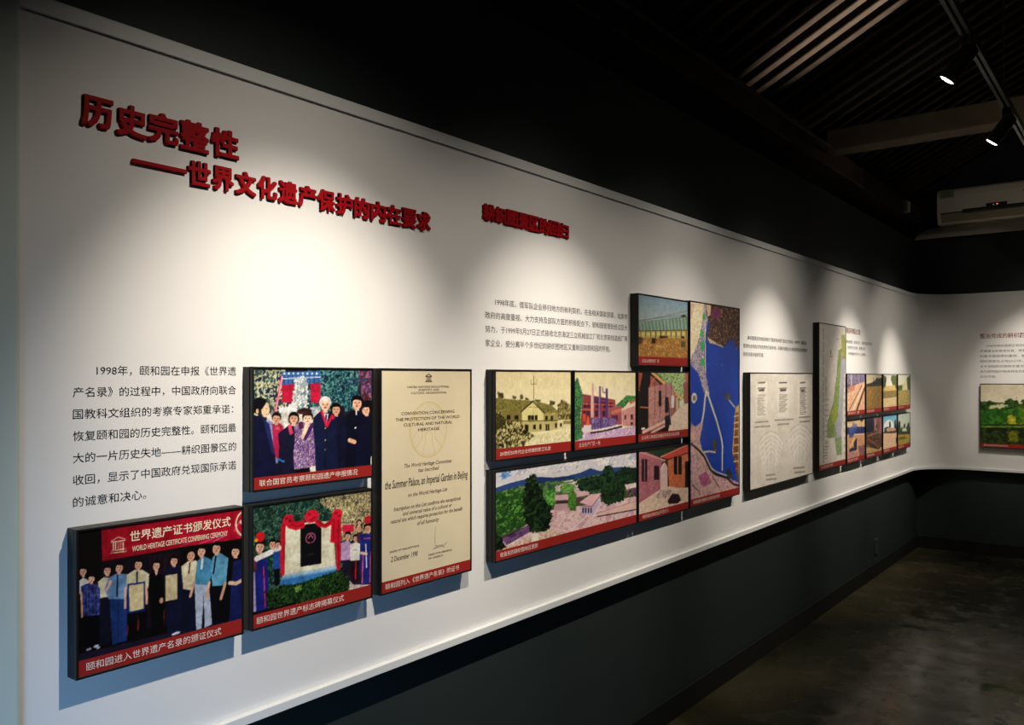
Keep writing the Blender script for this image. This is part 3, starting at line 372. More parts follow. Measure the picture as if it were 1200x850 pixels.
    'H': (220, 130, [['p','586048',[-10,-10,1010,-10,1010,1010,-10,1010]],['g','b8c0d0dcd4cc',[-8,-276,1022,-56,1022,450,-8,209]],['f','5878b080a0c8',[19,37,74,8,103,62,37,116],22],['f','5070b86888c0',[271,6,356,-21,377,44,281,47],24],['f','4c90d0',[438,-20,501,-24,507,39,444,22],20],['f','c8c8d0e8e0d8b0b0c0',[103,-67,281,-59,548,-13,880,-19,1000,8,1000,191,620,110,281,96,112,102],40],['p','3c5484',[-8,182,84,149,165,137,210,117,281,138,356,169,455,177,548,163,620,127,695,186,799,168,880,181,1022,243,1022,518,-8,299]],['p','304470',[261,132,356,169,501,191,501,283,261,225]],['f','3c584c506c4c6c8458',[-8,231,180,198,501,231,695,227,1022,362,1022,541,281,464,-8,407],14],['f','d8c8c0c8b8b89c8c88',[367,283,524,259,548,391,455,389,367,338],10],['l','e8e4e0',[433,244,490,246],8],['n','dcb8b8e4c8c4c8a0a8',[324,559,548,587,1022,633,1022,932,455,895,-8,901,-8,820],26],['f','2c4c28487034203c2064904c',[-8,254,84,231,175,263,190,675,65,711,-8,748],16],['f','407838609c4c84b060',[302,320,356,295,377,402,367,516,313,496],12],['f','588c487ca058',[399,290,455,268,501,303,501,385,410,373],10],['p','d0a8b0',[364,389,467,409,469,479,369,454]],['p','4c3c48',[377,457,455,486,455,551,377,521]],['p','b8989c',[367,497,455,521,461,604,356,571]],['p','d4acb4',[501,385,608,411,613,469,515,468]],['p','685058',[508,465,572,488,572,534,508,510]],['f','588440709c503c6430',[458,400,487,370,515,420,513,635,464,615],8],['f','1428203044342040283c5838',[508,285,548,246,620,241,720,235,731,119,785,123,812,251,880,181,1022,231,1022,461,901,478,891,642,746,664,708,553,695,441,548,405],14],['p','c4b4c8',[538,587,635,625,697,487,700,603,647,753,554,697]],['p','e4b4b8',[538,542,623,469,705,481,635,625]],['l','885c68',[538,583,635,629,705,489],6],['p','3c3450',[560,616,571,621,571,689,560,685]],['p','3c3450',[580,624,591,629,591,698,580,693]],['p','3c3450',[601,633,612,637,612,706,601,702]],['p','3c3450',[621,641,632,645,632,715,621,710]],['l','e8d8e0',[647,753,701,604],7],['f','f0dcd0dcc0c0',[896,432,1022,438,1022,518,921,519],12],['f','38303c806870',[921,507,1022,495,1022,645,935,602],8],['p','dcb8ac',[663,742,1022,691,1022,799,672,774]],['l','3c3040',[672,780,1022,817],9],['l','a88088',[663,738,1022,691],5],['l','f0d8d8',[478,865,596,731],8],['l','b08890',[340,742,478,885],3],['f','101c142038241830183c5434',[165,325,185,124,230,77,266,207,294,411,334,504,347,627,324,803,210,779,170,591],16],['n','6c5474806488503c5c',[37,756,202,684,202,766,65,848],12],['l','302434',[37,752,200,680],5],['f','d8bca8c8a898a08880ecd4bc',[56,871,210,808,334,789,455,885,220,898,65,922],12],['p','e8e0c8',[215,782,261,803,261,900,215,877]],['f','0c14102c4428',[-8,658,37,752,65,876,-8,892],12]]),
    'I': (90, 95, [['p','3c3c34',[-10,-10,1010,-10,1010,1010,-10,1010]],['f','2c44302038284c6048',[38,-42,734,-41,502,177,311,106],10],['n','a87078946068b8848c',[-6,68,444,208,425,609,-6,756],12],['p','b0747c',[-6,-5,157,29,528,193,437,217,-6,73]],['l','d8a8a0',[-6,-1,518,194],14],['n','c87858b46848d88c68',[561,197,1049,118,1049,692,768,645,593,589],14],['p','c45c50',[412,123,1049,-14,1049,133,574,181]],['l','e8a088',[421,129,1013,0],16],['l','5c2c28',[567,185,1031,131],17],['p','2c1c1c',[687,156,858,177,858,452,687,427]],['p','2c1c1c',[928,256,1049,271,1049,694,928,674]],['p','382430',[62,118,169,131,169,454,62,437]],['p','382430',[292,241,393,255,393,463,292,447]],['l','a87878',[115,129,115,431],12],['l','c89478',[772,171,772,429],17],['p','d8b8b4',[415,310,453,243,495,220,534,254,561,318,561,603,415,603]],['l','f0d8d0',[431,312,495,230],13],['n','dcc0acccb09ce8d0bc',[-6,745,425,604,600,590,768,645,1049,684,1049,921,-6,940],16],['l','b89888',[67,909,437,614],6],['l','b89888',[218,917,567,636],6],['l','b89888',[374,925,700,658],6],['l','b89888',[534,933,837,681],7],['l','b89888',[700,942,978,705],7],['f','e0ccc0b09890806c70',[327,678,421,623,633,647,633,733,502,757,349,729],8],['f','30203858404c180c1c',[551,815,650,711,785,740,844,845,768,881,600,861],8]]),
    'J': (90, 95, [['p','98784c',[-10,-10,1010,-10,1010,1010,-10,1010]],['g','7c98acacb4b0',[-21,4,1042,-125,1042,376,-21,456]],['l','605848',[-8,393,1027,134],5],['l','605848',[-8,374,1027,190],5],['l','605848',[-8,401,1027,219],5],['p','4c4038',[861,226,921,199,981,236,1011,240,1011,261,832,266]],['p','7c9488',[-8,413,490,308,1042,227,1042,436,-8,516]],['l','a8b8a8',[37,401,62,508],10],['l','a8b8a8',[100,390,126,503],10],['l','a8b8a8',[164,379,190,499],11],['l','a8b8a8',[229,368,255,494],11],['l','a8b8a8',[295,357,322,490],11],['l','a8b8a8',[362,345,389,485],11],['l','a8b8a8',[429,334,457,480],11],['l','a8b8a8',[498,322,526,476],11],['l','a8b8a8',[567,310,595,471],12],['l','a8b8a8',[638,298,666,466],11],['l','a8b8a8',[709,285,738,461],12],['l','a8b8a8',[782,273,811,456],11],['l','a8b8a8',[855,260,885,451],12],['l','a8b8a8',[930,247,960,446],12],['l','a8b8a8',[1005,234,1036,440],13],['l','5c7068',[12,407,37,509],7],['l','5c7068',[75,396,100,505],7],['l','5c7068',[139,385,164,501],7],['l','5c7068',[203,374,229,496],8],['l','5c7068',[269,363,295,492],8],['l','5c7068',[335,351,362,487],8],['l','5c7068',[402,340,429,482],8],['l','5c7068',[470,328,498,478],9],['l','5c7068',[540,316,567,473],8],['l','5c7068',[610,304,638,468],8],['l','5c7068',[681,292,709,463],8],['l','5c7068',[753,279,782,458],8],['l','5c7068',[826,267,855,453],9],['l','5c7068',[900,254,930,448],9],['l','5c7068',[975,241,1005,443],9],['p','b4a468',[-8,520,1042,432,1042,568,-8,616]],['l','4c3c24',[-8,520,1042,436],12],['l','3c2c1c',[47,520,47,613],10],['l','3c2c1c',[141,514,141,608],10],['l','3c2c1c',[237,507,237,602],11],['l','3c2c1c',[335,501,335,596],11],['l','3c2c1c',[435,494,435,591],11],['l','3c2c1c',[537,487,537,585],11],['l','3c2c1c',[641,480,641,579],11],['l','3c2c1c',[747,473,747,572],11],['l','3c2c1c',[855,466,855,566],12],['l','3c2c1c',[966,458,966,560],12],['p','d0c488',[72,536,118,533,118,572,72,575]],['p','d0c488',[167,530,214,527,214,566,167,569]],['p','d0c488',[263,523,311,520,311,560,263,563]],['p','d0c488',[362,517,410,514,410,554,362,557]],['p','d0c488',[462,510,512,507,512,548,462,551]],['p','d0c488',[565,504,615,500,615,541,565,544]],['p','d0c488',[669,497,721,493,721,535,669,538]],['p','d0c488',[776,490,829,486,829,528,776,531]],['p','d0c488',[885,482,939,479,939,521,885,524]],['n','9c7440b48c50805c34c8a068',[-21,617,1042,568,1042,871,-21,894],26],['f','4c3820644c2c',[-3,593,93,612,67,701,-3,705],12],['f','3c2c1c604828',[408,564,573,554,573,591,408,600],9],['p','302c24',[255,605,327,601,327,676,255,680]],['p','585c40',[855,616,945,612,945,705,855,709]],['e','787c58',[900,614,45,13]],['l','382818',[221,753,287,730],11],['e','4c3820',[891,556,42,19]],['f','c8a470a8804c',[327,708,573,676,573,727,327,748],10]]),
    'K': (110, 230, [['p','1f4ea8',[-10,-10,1010,-10,1010,1010,-10,1010]],['n','ecdcb8d8c098f0e8d0',[-12,-4,286,-5,223,115,155,197,51,266,-12,299],20],['f','c89890e0c8a0',[-12,9,89,12,51,80,-12,95],8],['f','d8d0d84c4464a090a8f0e8e06c5878',[1,302,51,259,135,211,218,128,270,1,367,0,323,112,270,202,281,290,286,345,329,386,377,455,318,468,244,426,171,352,76,325],9],['f','58b868409c5490d888',[186,136,249,134,265,168,192,169],7],['f','58b868409c54',[192,190,260,188,276,229,218,237],7],['f','58b868409c54',[192,277,270,277,276,311,205,311],7],['f','58b868409c54',[244,53,291,51,291,79,244,80],7],['l','e8e0c0',[286,85,291,194,297,345],13],['f','30242c64484c8c6c503828282c2030b09070',[286,-3,1047,-16,1047,195,954,218,878,169,803,170,657,214,515,194,418,202,329,183,318,160,377,110,318,50],14],['f','d8c8a8b8a088',[329,166,405,178,515,194,657,209,663,217,515,201,377,196],9],['f','6c3c5c845070',[418,26,600,12,600,61,432,74],9],['f','e0c8a8c8a888',[302,3,405,6,391,55,337,63],8],['f','181c28605c58',[671,457,788,451,833,481,715,494],6],['e','e8dcc0',[76,471,45,25]],['e','b8a080',[76,473,25,16]],['e','4c78b8',[350,304,37,3]],['e','4c78b8',[515,303,14,5]],['e','4c78b8',[628,305,28,5]],['e','e8dcc0',[82,470,51,23]],['f','b0987c605048',[54,457,111,457,111,487,54,486],7],['f','181c28605c58807868',[709,457,796,453,821,483,726,487],6],['l','c8b898',[779,490,903,529],17],['l','e4d8b8',[312,437,287,477,265,541,243,573,188,635],29],['l','e4d8b8',[328,445,425,520,523,596,613,682,641,725,634,783,634,850],26],['f','d8b0a4e8c8b0c09098b878a0f0dcc4a08888',[22,595,111,613,219,588,250,605,182,675,243,742,376,804,490,864,709,892,1049,951,1049,977,22,975],16],['f','b0688c985080c888a0',[157,857,312,842,408,904,250,919],12],['f','e0b0a0',[22,630,96,633,96,680,22,670],10],['l','28282c',[37,694,157,726,265,763,392,838,490,866,726,898,885,943,1049,962],26],['l','d8c8a8',[66,693,188,723,297,760,408,830,523,857,744,888],12],['l','4c4048',[37,890,157,929,188,955],11],['l','4c4048',[441,877,573,939],13],['f','484038807058302c30',[428,700,490,678,533,712,513,753,447,750],7],['l','d8c8a8',[250,743,376,744,490,754],18],['f','2c3038606058',[709,854,796,850,885,915,744,899],7],['p','c8a060',[921,532,1049,504,1049,969,1001,953,979,868,849,767]],['f','6c302c8c4838403028a88850',[921,563,986,555,979,938,921,865,871,768],9],['l','e0c078',[885,579,1049,576],14],['l','e0c078',[885,614,1049,611],14],['l','e0c078',[885,648,1049,646],14],['l','e0c078',[885,691,1049,690],14],['l','e0c078',[885,734,1049,734],14],['l','e0c078',[885,777,1049,777],14],['l','e0c078',[885,820,1049,821],14],['l','e8d090',[1001,512,1023,958],15]]),
    'L': (140, 150, [['p','d6cfc4',[-10,-10,1010,-10,1010,1010,-10,1010]],['p','e2dccf',[82,73,247,74,247,400,82,389]],['p','e2dccf',[395,75,586,77,586,411,395,399]],['p','e2dccf',[736,67,902,68,902,420,736,410]],['l','6a5c54',[113,85,215,82],13],['l','50484a',[132,151,195,150],19],['l','6c6460',[113,131,215,131],10],['l','6a5c54',[429,88,550,85],14],['l','50484a',[450,157,528,157],21],['l','6c6460',[429,137,550,137],11],['l','6a5c54',[775,91,862,87],15],['l','50484a',[798,165,838,163],24],['l','6c6460',[775,143,862,142],12],['l','8c847c',[107,192,228,194],6],['l','8c847c',[429,198,564,199],7],['l','8c847c',[107,208,205,209],6],['l','8c847c',[429,212,546,213],7],['l','8c847c',[107,223,183,224],6],['l','8c847c',[429,226,528,227],7],['l','8c847c',[107,239,208,241],6],['l','8c847c',[429,240,561,243],7],['l','8c847c',[107,254,186,255],6],['l','8c847c',[429,255,543,257],7],['l','8c847c',[107,270,212,272],6],['l','8c847c',[429,269,525,271],7],['l','8c847c',[107,285,189,287],6],['l','8c847c',[429,283,557,287],7],['l','8c847c',[107,300,215,304],6],['l','8c847c',[429,297,539,300],7],['l','8c847c',[107,316,192,318],6],['l','8c847c',[429,312,521,314],7],['l','8c847c',[107,331,218,335],6],['l','8c847c',[429,326,553,330],7],['l','8c847c',[107,347,195,350],6],['l','8c847c',[429,340,535,344],7],['l','8c847c',[107,362,221,367],6],['l','8c847c',[429,354,517,357],7],['l','6c6460',[767,142,878,142],8],['l','6c6460',[767,162,858,162],8],['l','6c6460',[767,181,878,182],8],['l','6c6460',[767,201,858,201],8],['l','6c6460',[767,220,878,221],8],['l','6c6460',[767,239,858,240],8],['l','6c6460',[767,259,878,261],8],['l','6c6460',[767,278,858,279],8],['l','6c6460',[767,297,878,300],8],['l','6c6460',[767,317,858,319],8],['l','6c6460',[767,336,878,339],8],['l','6c6460',[767,356,858,358],8],['l','6c6460',[767,375,878,379],8],['l','6c6460',[767,394,858,397],8],['l','8c847c',[76,425,260,430],12],['l','8c847c',[64,465,287,474],12],['l','8c847c',[354,425,653,436],13],['l','8c847c',[408,469,579,473],14],['l','8c847c',[759,426,959,430],16],['l','8c847c',[767,470,943,473],16],['l','8c847c',[228,905,361,917],13],['l','8c847c',[234,945,381,960],13],['l','8c847c',[660,902,854,921],15],['l','8c847c',[679,947,858,965],15],['l','efeae0',[119,614,202,564,300,537,402,578,492,652],10],['l','efeae0',[138,658,215,604,300,577,391,618,471,691],10],['l','efeae0',[157,703,228,645,300,617,381,657,450,730],10],['l','efeae0',[176,749,241,686,300,656,371,696,429,768],10],['l','efeae0',[195,794,254,727,300,696,361,735,408,806],10],['l','efeae0',[119,591,189,836],7],['l','efeae0',[189,590,231,842],6],['l','efeae0',[260,589,274,848],7],['l','efeae0',[333,596,317,854],7],['l','efeae0',[408,611,361,860],7],['l','efeae0',[485,627,405,866],7],['l','b8b0a8',[113,617,202,536,300,517,408,554,500,649,402,870],6],['l','efeae0',[557,597,653,542,767,513,886,557,992,637],11],['l','efeae0',[579,644,668,586,767,556,874,600,967,679],11],['l','efeae0',[601,693,683,629,767,599,862,642,943,721],11],['l','efeae0',[623,741,698,673,767,642,850,685,918,762],11],['l','efeae0',[645,790,713,718,767,685,838,727,894,803],12],['l','efeae0',[557,572,638,836],7],['l','efeae0',[638,570,687,842],7],['l','efeae0',[721,569,736,849],8],['l','efeae0',[806,576,787,855],8],['l','efeae0',[894,593,838,862],8],['l','efeae0',[984,609,890,869],8],['l','b8b0a8',[550,600,653,512,767,491,894,531,1001,633,886,873],7]]),
    'M': (70, 200, [['p','d2ccc4',[-10,-10,1010,-10,1010,1010,-10,1010]],['p','a4a4b0',[835,158,883,59,1014,56,1048,228,965,325,900,588,867,704,835,761,851,924,645,921,567,798,296,783,326,689,552,539,676,326,723,181]],['f','98984cb8b468788848',[835,64,981,53,1014,229,851,235],5],['f','7c944c90a860708848a8b078',[708,174,835,165,771,398,708,642,552,709,355,785,296,688,537,539,645,369],6],['f','7c944c708848a0a888',[311,724,567,696,645,784,355,791],5],['f','7c944c84985ca8a8b0',[567,798,851,798,835,924,661,922],6],['l','c0a838',[400,607,645,580],15],['l','c0a838',[423,624,645,599],15],['l','c0a838',[445,642,645,618],15],['l','c0a838',[468,659,645,636],15],['l','c0a838',[491,677,645,655],15],['l','c0a838',[514,694,645,673],15],['l','706c70',[819,165,645,369,537,539,311,689,296,780],16],['l','6c645c',[150,43,172,42],15],['l','6c645c',[150,55,172,54],15],['l','6c645c',[150,67,172,67],15],['l','6c645c',[150,80,172,79],15],['l','6c645c',[150,92,172,92],15],['l','6c645c',[150,105,172,104],15],['l','6c645c',[150,129,172,129],15],['l','6c645c',[150,142,172,141],15],['l','6c645c',[150,154,172,154],15],['l','6c645c',[150,166,172,166],15],['l','6c645c',[150,179,172,178],15],['l','6c645c',[150,191,172,191],15],['l','6c645c',[150,216,172,216],15],['l','6c645c',[150,228,172,228],15],['l','6c645c',[150,241,172,240],15],['l','6c645c',[150,253,172,253],15],['l','6c645c',[150,265,172,265],15],['l','6c645c',[150,278,172,278],15],['l','6c645c',[150,302,172,302],15],['l','6c645c',[150,315,172,315],15],['l','6c645c',[150,327,172,327],15],['l','6c645c',[150,340,172,340],15],['l','6c645c',[150,352,172,352],15],['l','6c645c',[150,364,172,364],15],['l','6c645c',[150,389,172,389],15],['l','6c645c',[150,401,172,401],15],['l','6c645c',[150,414,172,414],15],['l','6c645c',[150,426,172,426],15],['l','6c645c',[150,439,172,439],15],['l','6c645c',[150,451,172,451],15],['l','6c645c',[150,476,172,476],15],['l','6c645c',[150,488,172,488],15],['l','6c645c',[150,500,172,501],15],['l','6c645c',[150,513,172,513],15],['l','6c645c',[150,525,172,525],15],['l','6c645c',[150,537,172,538],15],['l','6c645c',[150,562,172,563],15],['l','6c645c',[150,575,172,575],15],['l','6c645c',[150,587,172,587],15],['l','6c645c',[150,599,172,600],15],['l','6c645c',[150,612,172,612],15],['l','6c645c',[150,624,172,625],15],['l','6c645c',[150,649,172,649],15],['l','6c645c',[150,661,172,662],15],['l','6c645c',[150,674,172,674],15],['l','6c645c',[150,686,172,687],15],['l','6c645c',[150,698,172,699],15],['l','6c645c',[150,711,172,711],15],['l','6c645c',[150,735,172,736],15],['l','6c645c',[150,748,172,748],15],['l','6c645c',[150,760,172,761],15],['l','6c645c',[150,773,172,773],15],['l','6c645c',[150,785,172,786],15],['l','6c645c',[150,797,172,798],15],['l','6c645c',[150,822,172,823],15],['l','6c645c',[150,834,172,835],15],['l','6c645c',[150,847,172,848],15],['l','6c645c',[150,859,172,860],15],['l','6c645c',[150,872,172,872],15],['l','6c645c',[150,884,172,885],15],['l','6c645c',[150,909,172,910],15],['l','6c645c',[150,921,172,922],15],['l','6c645c',[150,933,172,934],15],['l','6c645c',[150,946,172,947],15],['l','7c746c',[237,368,259,368],15],['l','7c746c',[237,380,259,380],15],['l','7c746c',[237,391,259,391],15],['l','7c746c',[237,402,259,402],15],['l','7c746c',[237,413,259,413],15],['l','7c746c',[237,424,259,424],15],['l','7c746c',[237,435,259,435],15],['l','7c746c',[237,446,259,446],15],['l','7c746c',[237,457,259,457],15],['l','7c746c',[237,468,259,468],15],['l','7c746c',[237,479,259,479],15],['l','7c746c',[237,490,259,491],15],['l','303030',[430,179,430,207],23],['l','807870',[370,222,491,222],15],['l','807870',[645,97,723,96],16],['l','8c847c',[230,521,289,521],15],['l','8c847c',[230,557,289,558],15],['l','8c847c',[230,593,289,594],15],['l','8c847c',[230,629,289,630],15],['l','8c847c',[230,665,289,666],15],['l','8c847c',[230,701,289,702],15],['l','8c847c',[230,737,289,738],15],['l','8c847c',[230,772,289,774],15],['l','8c847c',[230,808,289,811],15],['l','8c847c',[230,844,289,847],15],['l','8c847c',[289,521,348,522],14],['l','8c847c',[289,558,348,558],14],['l','8c847c',[289,594,348,595],14],['l','8c847c',[289,630,348,631],14],['l','8c847c',[289,666,348,667],14],['l','8c847c',[289,702,348,704],14],['l','8c847c',[289,738,348,740],14],['l','8c847c',[289,774,348,776],14],['l','8c847c',[289,811,348,813],14],['l','8c847c',[289,847,348,849],14],['p','c0a840',[150,815,186,817,186,825,150,823]],['l','807870',[215,822,311,824],15],['p','88a848',[150,836,186,837,186,845,150,844]],['l','807870',[215,842,311,845],15],['p','404040',[150,856,186,858,186,866,150,865]],['l','807870',[215,863,311,866],15],['p','60803c',[150,877,186,879,186,887,150,885]],['l','807870',[215,884,311,887],15],['p','404040',[150,898,186,899,186,908,150,906]],['l','807870',[215,905,311,908],15],['p','909030',[150,916,186,917,186,925,150,924]],['l','807870',[215,923,311,926],15],['l','908880',[932,369,973,389],17],['l','908880',[932,423,973,444],17],['l','908880',[932,477,973,498],17],['l','908880',[932,531,973,552],17],['l','908880',[932,585,973,607],17],['l','908880',[932,639,973,661],17],['l','908880',[932,694,973,715],17],['l','908880',[932,748,973,770],17],['l','908880',[932,802,973,824],17],['l','908880',[932,856,973,878],17],['l','908880',[932,910,973,933],17],['l','908880',[981,369,1023,389],17],['l','908880',[981,423,1023,444],17],['l','908880',[981,477,1023,498],17],['l','908880',[981,532,1023,553],17],['l','908880',[981,586,1023,608],17],['l','908880',[981,641,1023,662],17],['l','908880',[981,695,1023,717],17],['l','908880',[981,749,1023,771],17],['l','908880',[981,804,1023,826],17],['l','908880',[981,858,1023,880],17],['l','908880',[981,912,1023,935],17]]),
    'N1': (44, 60, [['p','d0a890',[-10,-10,1010,-10,1010,1010,-10,1010]],['p','645c74',[-18,-8,1048,-12,1048,386,-18,414]],['f','8c84a04c4868b0a0b0',[-18,-8,1048,-12,1048,233,-18,271],14],['l','c0b4b8',[253,-9,253,323],66],['l','a09098',[670,-11,670,254],58],['n','e0b498d49c80ecc8a8',[-18,414,532,253,1048,182,1048,896,-18,894],20],['l','6c4438',[1024,309,532,897],84],['l','a06c58',[822,281,144,854],47],['l','f0d8c0',[928,292,330,872],60],['f','c89880a87060',[36,319,420,251,420,399,36,464],10]]),
    'N2': (44, 60, [['p','a88c5c',[-10,-10,1010,-10,1010,1010,-10,1010]],['g','c0b498d4c4a0',[-16,-2,1095,-7,1095,352,-16,361]],['f','34302448443c',[8,259,407,211,536,185,692,80,824,107,1095,80,1095,308,33,346],6],['p','2c2c24',[420,289,471,69,523,291]],['p','2c2c24',[574,291,626,69,679,293]],['p','2c2c24',[745,293,798,69,851,295]],['p','2c2c24',[891,295,945,69,999,296]],['f','8c7040a88850c0a06c604820',[-16,325,1095,308,1095,895,-16,897],10]]),
    'N3': (44, 60, [['p','c8b07c',[-10,-10,1010,-10,1010,1010,-10,1010]],['g','d8d4ccf0e8d8',[4,-1,1074,7,1074,368,4,352]],['f','4c5c3c6c7850384428',[4,15,261,81,189,355,4,379],8],['f','4c5c3c788058',[629,25,1074,35,1074,425,780,392,554,137],8],['f','e0c080c8a060f0d8a0',[146,327,857,296,980,480,189,492],8],['f','806840a48c58c8b080586040',[4,461,1074,437,1074,654,4,678],9],['n','dcc89cccb488',[4,651,1074,626,1074,941,4,922],10]]),
    'N4': (44, 60, [['p','b8a878',[-10,-10,1010,-10,1010,1010,-10,1010]],['g','c8ccbce0d8bc',[-11,1,1119,9,1119,445,-11,425]],['f','58603c6c7448404c30',[735,82,1119,21,1119,475,821,440],8],['f','48503870784c',[-11,322,397,286,397,462,-11,483],7],['p','d0c490',[364,245,599,223,599,554,364,560]],['l','807040',[735,141,838,500],52],['f','988c54b4a468d0bc8478703c',[-11,454,1119,445,1119,929,-11,930],10]]),
    'Q1': (44, 60, [['p','c89c80',[-10,-10,1010,-10,1010,1010,-10,1010]],['n','e8c8a0d8b088',[4,-40,1059,-5,1059,229,4,171],20],['f','586090a89cb0',[309,38,533,92,579,174,309,194],14],['p','382c30',[717,4,953,9,811,71]],['n','2c3458343c6848507c',[4,142,1059,189,1059,372,4,305],14],['f','505c9c808cb8283060',[134,142,579,154,353,393,134,412],14],['l','d8c8c0',[398,338,1059,376],36],['n','d0a07cc08c68e0b898a8785c',[4,401,1059,382,1059,942,4,860],20],['f','28305c343c68',[353,451,556,440,533,724,134,740,155,646,398,641],14],['p','e8b888',[134,586,443,381,488,444,177,668]],['f','8c605c684858b89088',[625,635,1059,637,1059,942,717,903],14],['f','a87878c89c90',[47,731,533,764,533,902,47,865],12]]),
    'Q2': (44, 60, [['p','604844',[-10,-10,1010,-10,1010,1010,-10,1010]],['n','987070a88480805860',[460,-7,1042,-5,1042,783,460,454],18],['p','2c3048',[0,7,485,36,485,393,0,354]],['p','404868',[0,-13,470,-17,470,56,0,68]],['l','d0a8a8',[563,-22,615,361],41],['l','5c3c40',[773,-10,799,418],31],['p','282030',[615,192,720,199,720,284,615,277]],['f','3028246c4c40483830a07c60',[0,333,615,340,1042,481,1042,697,773,842,0,762],18],['l','905c48',[157,531,773,778],60],['l','402c28',[108,609,667,810],59],['l','b08870',[108,445,933,386],29],['n','bc9c68d0b484988054',[0,701,773,842,1042,783,1042,956,0,925],16]]),
    'Q3': (44, 60, [['p','d8b494',[-10,-10,1010,-10,1010,1010,-10,1010]],['g','5ca0c8e8f0ec',[-22,-47,1044,-13,1044,523,-22,461]],['e','f0f4f0',[414,318,352,199]],['p','243c34',[414,474,447,188,497,147,547,195,580,487]],['p','243c34',[803,504,838,168,889,126,941,174,976,518]],['p','243c34',[951,516,976,245,1013,201,1051,249,1076,525]],['f','304838506450384838',[91,318,350,292,526,360,1013,361,1044,523,91,448],10],['f','d8b098a88070e0c8b0',[234,350,526,327,889,375,951,493,350,458],10],['f','403430806050',[6,420,1044,454,1044,534,6,468],9],['n','e0b898d4a888ecccb0',[-22,457,1044,523,1044,911,-22,894],20],['f','241c1c',[920,649,1088,641,1088,847,951,811],8]]),
    'Q4': (44, 60, [['p','a09050',[-10,-10,1010,-10,1010,1010,-10,1010]],['g','b8c8b8d8d8c4',[-37,-13,1122,22,1122,613,-37,524]],['p','203830',[20,529,67,222,136,181,207,231,254,547]],['p','203830',[426,560,469,329,533,286,598,338,642,576]],['p','203830',[267,548,293,387,333,343,373,393,399,558]],['p','203830',[765,586,809,316,876,272,943,324,987,603]],['p','203830',[703,581,730,394,772,349,813,399,841,592]],['p','203830',[980,602,1008,413,1051,367,1093,418,1122,613]],['f','2c44343c5438506840',[7,413,1051,415,1051,632,-12,572],10],['f','e0e0d8c0c0b4',[366,427,635,423,772,527,366,509],8],['n','b8a048a08838c8b868706830',[-37,547,1086,598,1086,924,-37,878],18],['f','4c5028342c20',[-12,515,1051,548,1051,632,-12,572],10],['f','807030585820',[-12,664,567,665,703,747,-12,732],12]]),
    'O': (150, 90, [['p','3c5024',[-10,-10,1010,-10,1010,1010,-10,1010]],['g','c8bea4ece4d0',[-8,-48,749,-52,749,601,-8,651]],['f','2c4c201c34183c602c507038486028',[-8,322,25,253,70,265,121,317,197,261,248,232,297,284,359,255,444,292,516,224,610,273,680,245,749,268,749,652,-8,706],30],['f','d8d0b8c8c8a0',[70,333,197,315,197,382,83,387],24],['f','3c702c2c5820508438',[5,431,197,368,347,415,516,381,749,396,749,626,5,678],26],['f','b8b040989c38c8c050',[212,516,235,461,260,500,275,646,204,651],22],['f','708c30587828',[285,365,359,335,408,518,371,653,297,658],24],['f','80a03c608030',[528,407,587,352,634,609,528,629],24],['l','8ca040',[-8,679,749,639],8],['l','30401c',[-8,651,749,601],13],['n','28381c1c2c183c4c24485828',[-8,692,749,652,749,934,-8,1008],30],['f','808030606828',[197,745,285,712,285,899,210,892],22],['p','4c3828',[266,620,316,624,312,643,272,643]],['l','9c9c60',[272,611,312,619],5]]),
}
# ---------------------------------------------------------------- roof timbers
for i in range(58):
    y = -.084 + i * .1508
    if y > YF - .05: break
    lit = 4.40 < y < 5.0
    x0, x1 = -.11, 2.58
    a = math.atan(SL); L = (x1 - x0) / math.cos(a)
    mt = Matrix.Translation(((x0 + x1) / 2, y + .026, EAVE + SL * (x0 + x1) / 2 + .038)) @ Matrix.Rotation(-a, 4, 'Y')
    o = MB().box(-L / 2, L / 2, -.029, .029, -.033, .033, bevel=.008, mtx=mt).build('rafter', M['rafter'])
    if lit:
        tag(o, '%s of the four lamplit roof rafters, counted from the front' % ['first', 'second', 'third', 'fourth'][max(0, min(3, round((y - 4.44) / .1508)))], 'rafter', 'rafters of the pitched roof')
    else:
        tag(o, 'unlit dark rafter in the row under the roof boards', 'rafter', 'rafters of the pitched roof')
def timber(name, x0, x1, y0, y1, z0, z1, m, lab, cat):
    tag(MB().box(x0, x1, y0, y1, z0, z1, bevel=.008).build(name, m), lab, cat)
tag(MB().cyl((.12, YB + .1, 3.127), (.12, 5.60, 3.127), .014, n=16).build('conduit', M['timber'], smooth=False), 'thin dark conduit running above and along the left wall', 'pipe')
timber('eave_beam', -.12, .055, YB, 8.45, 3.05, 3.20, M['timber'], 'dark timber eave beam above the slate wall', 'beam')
timber('tie_beam', .06, XR, 5.62, 5.80, 3.135, 3.275, M['beam'], 'pale timber tie beam crossing the roof near the air conditioner', 'beam')

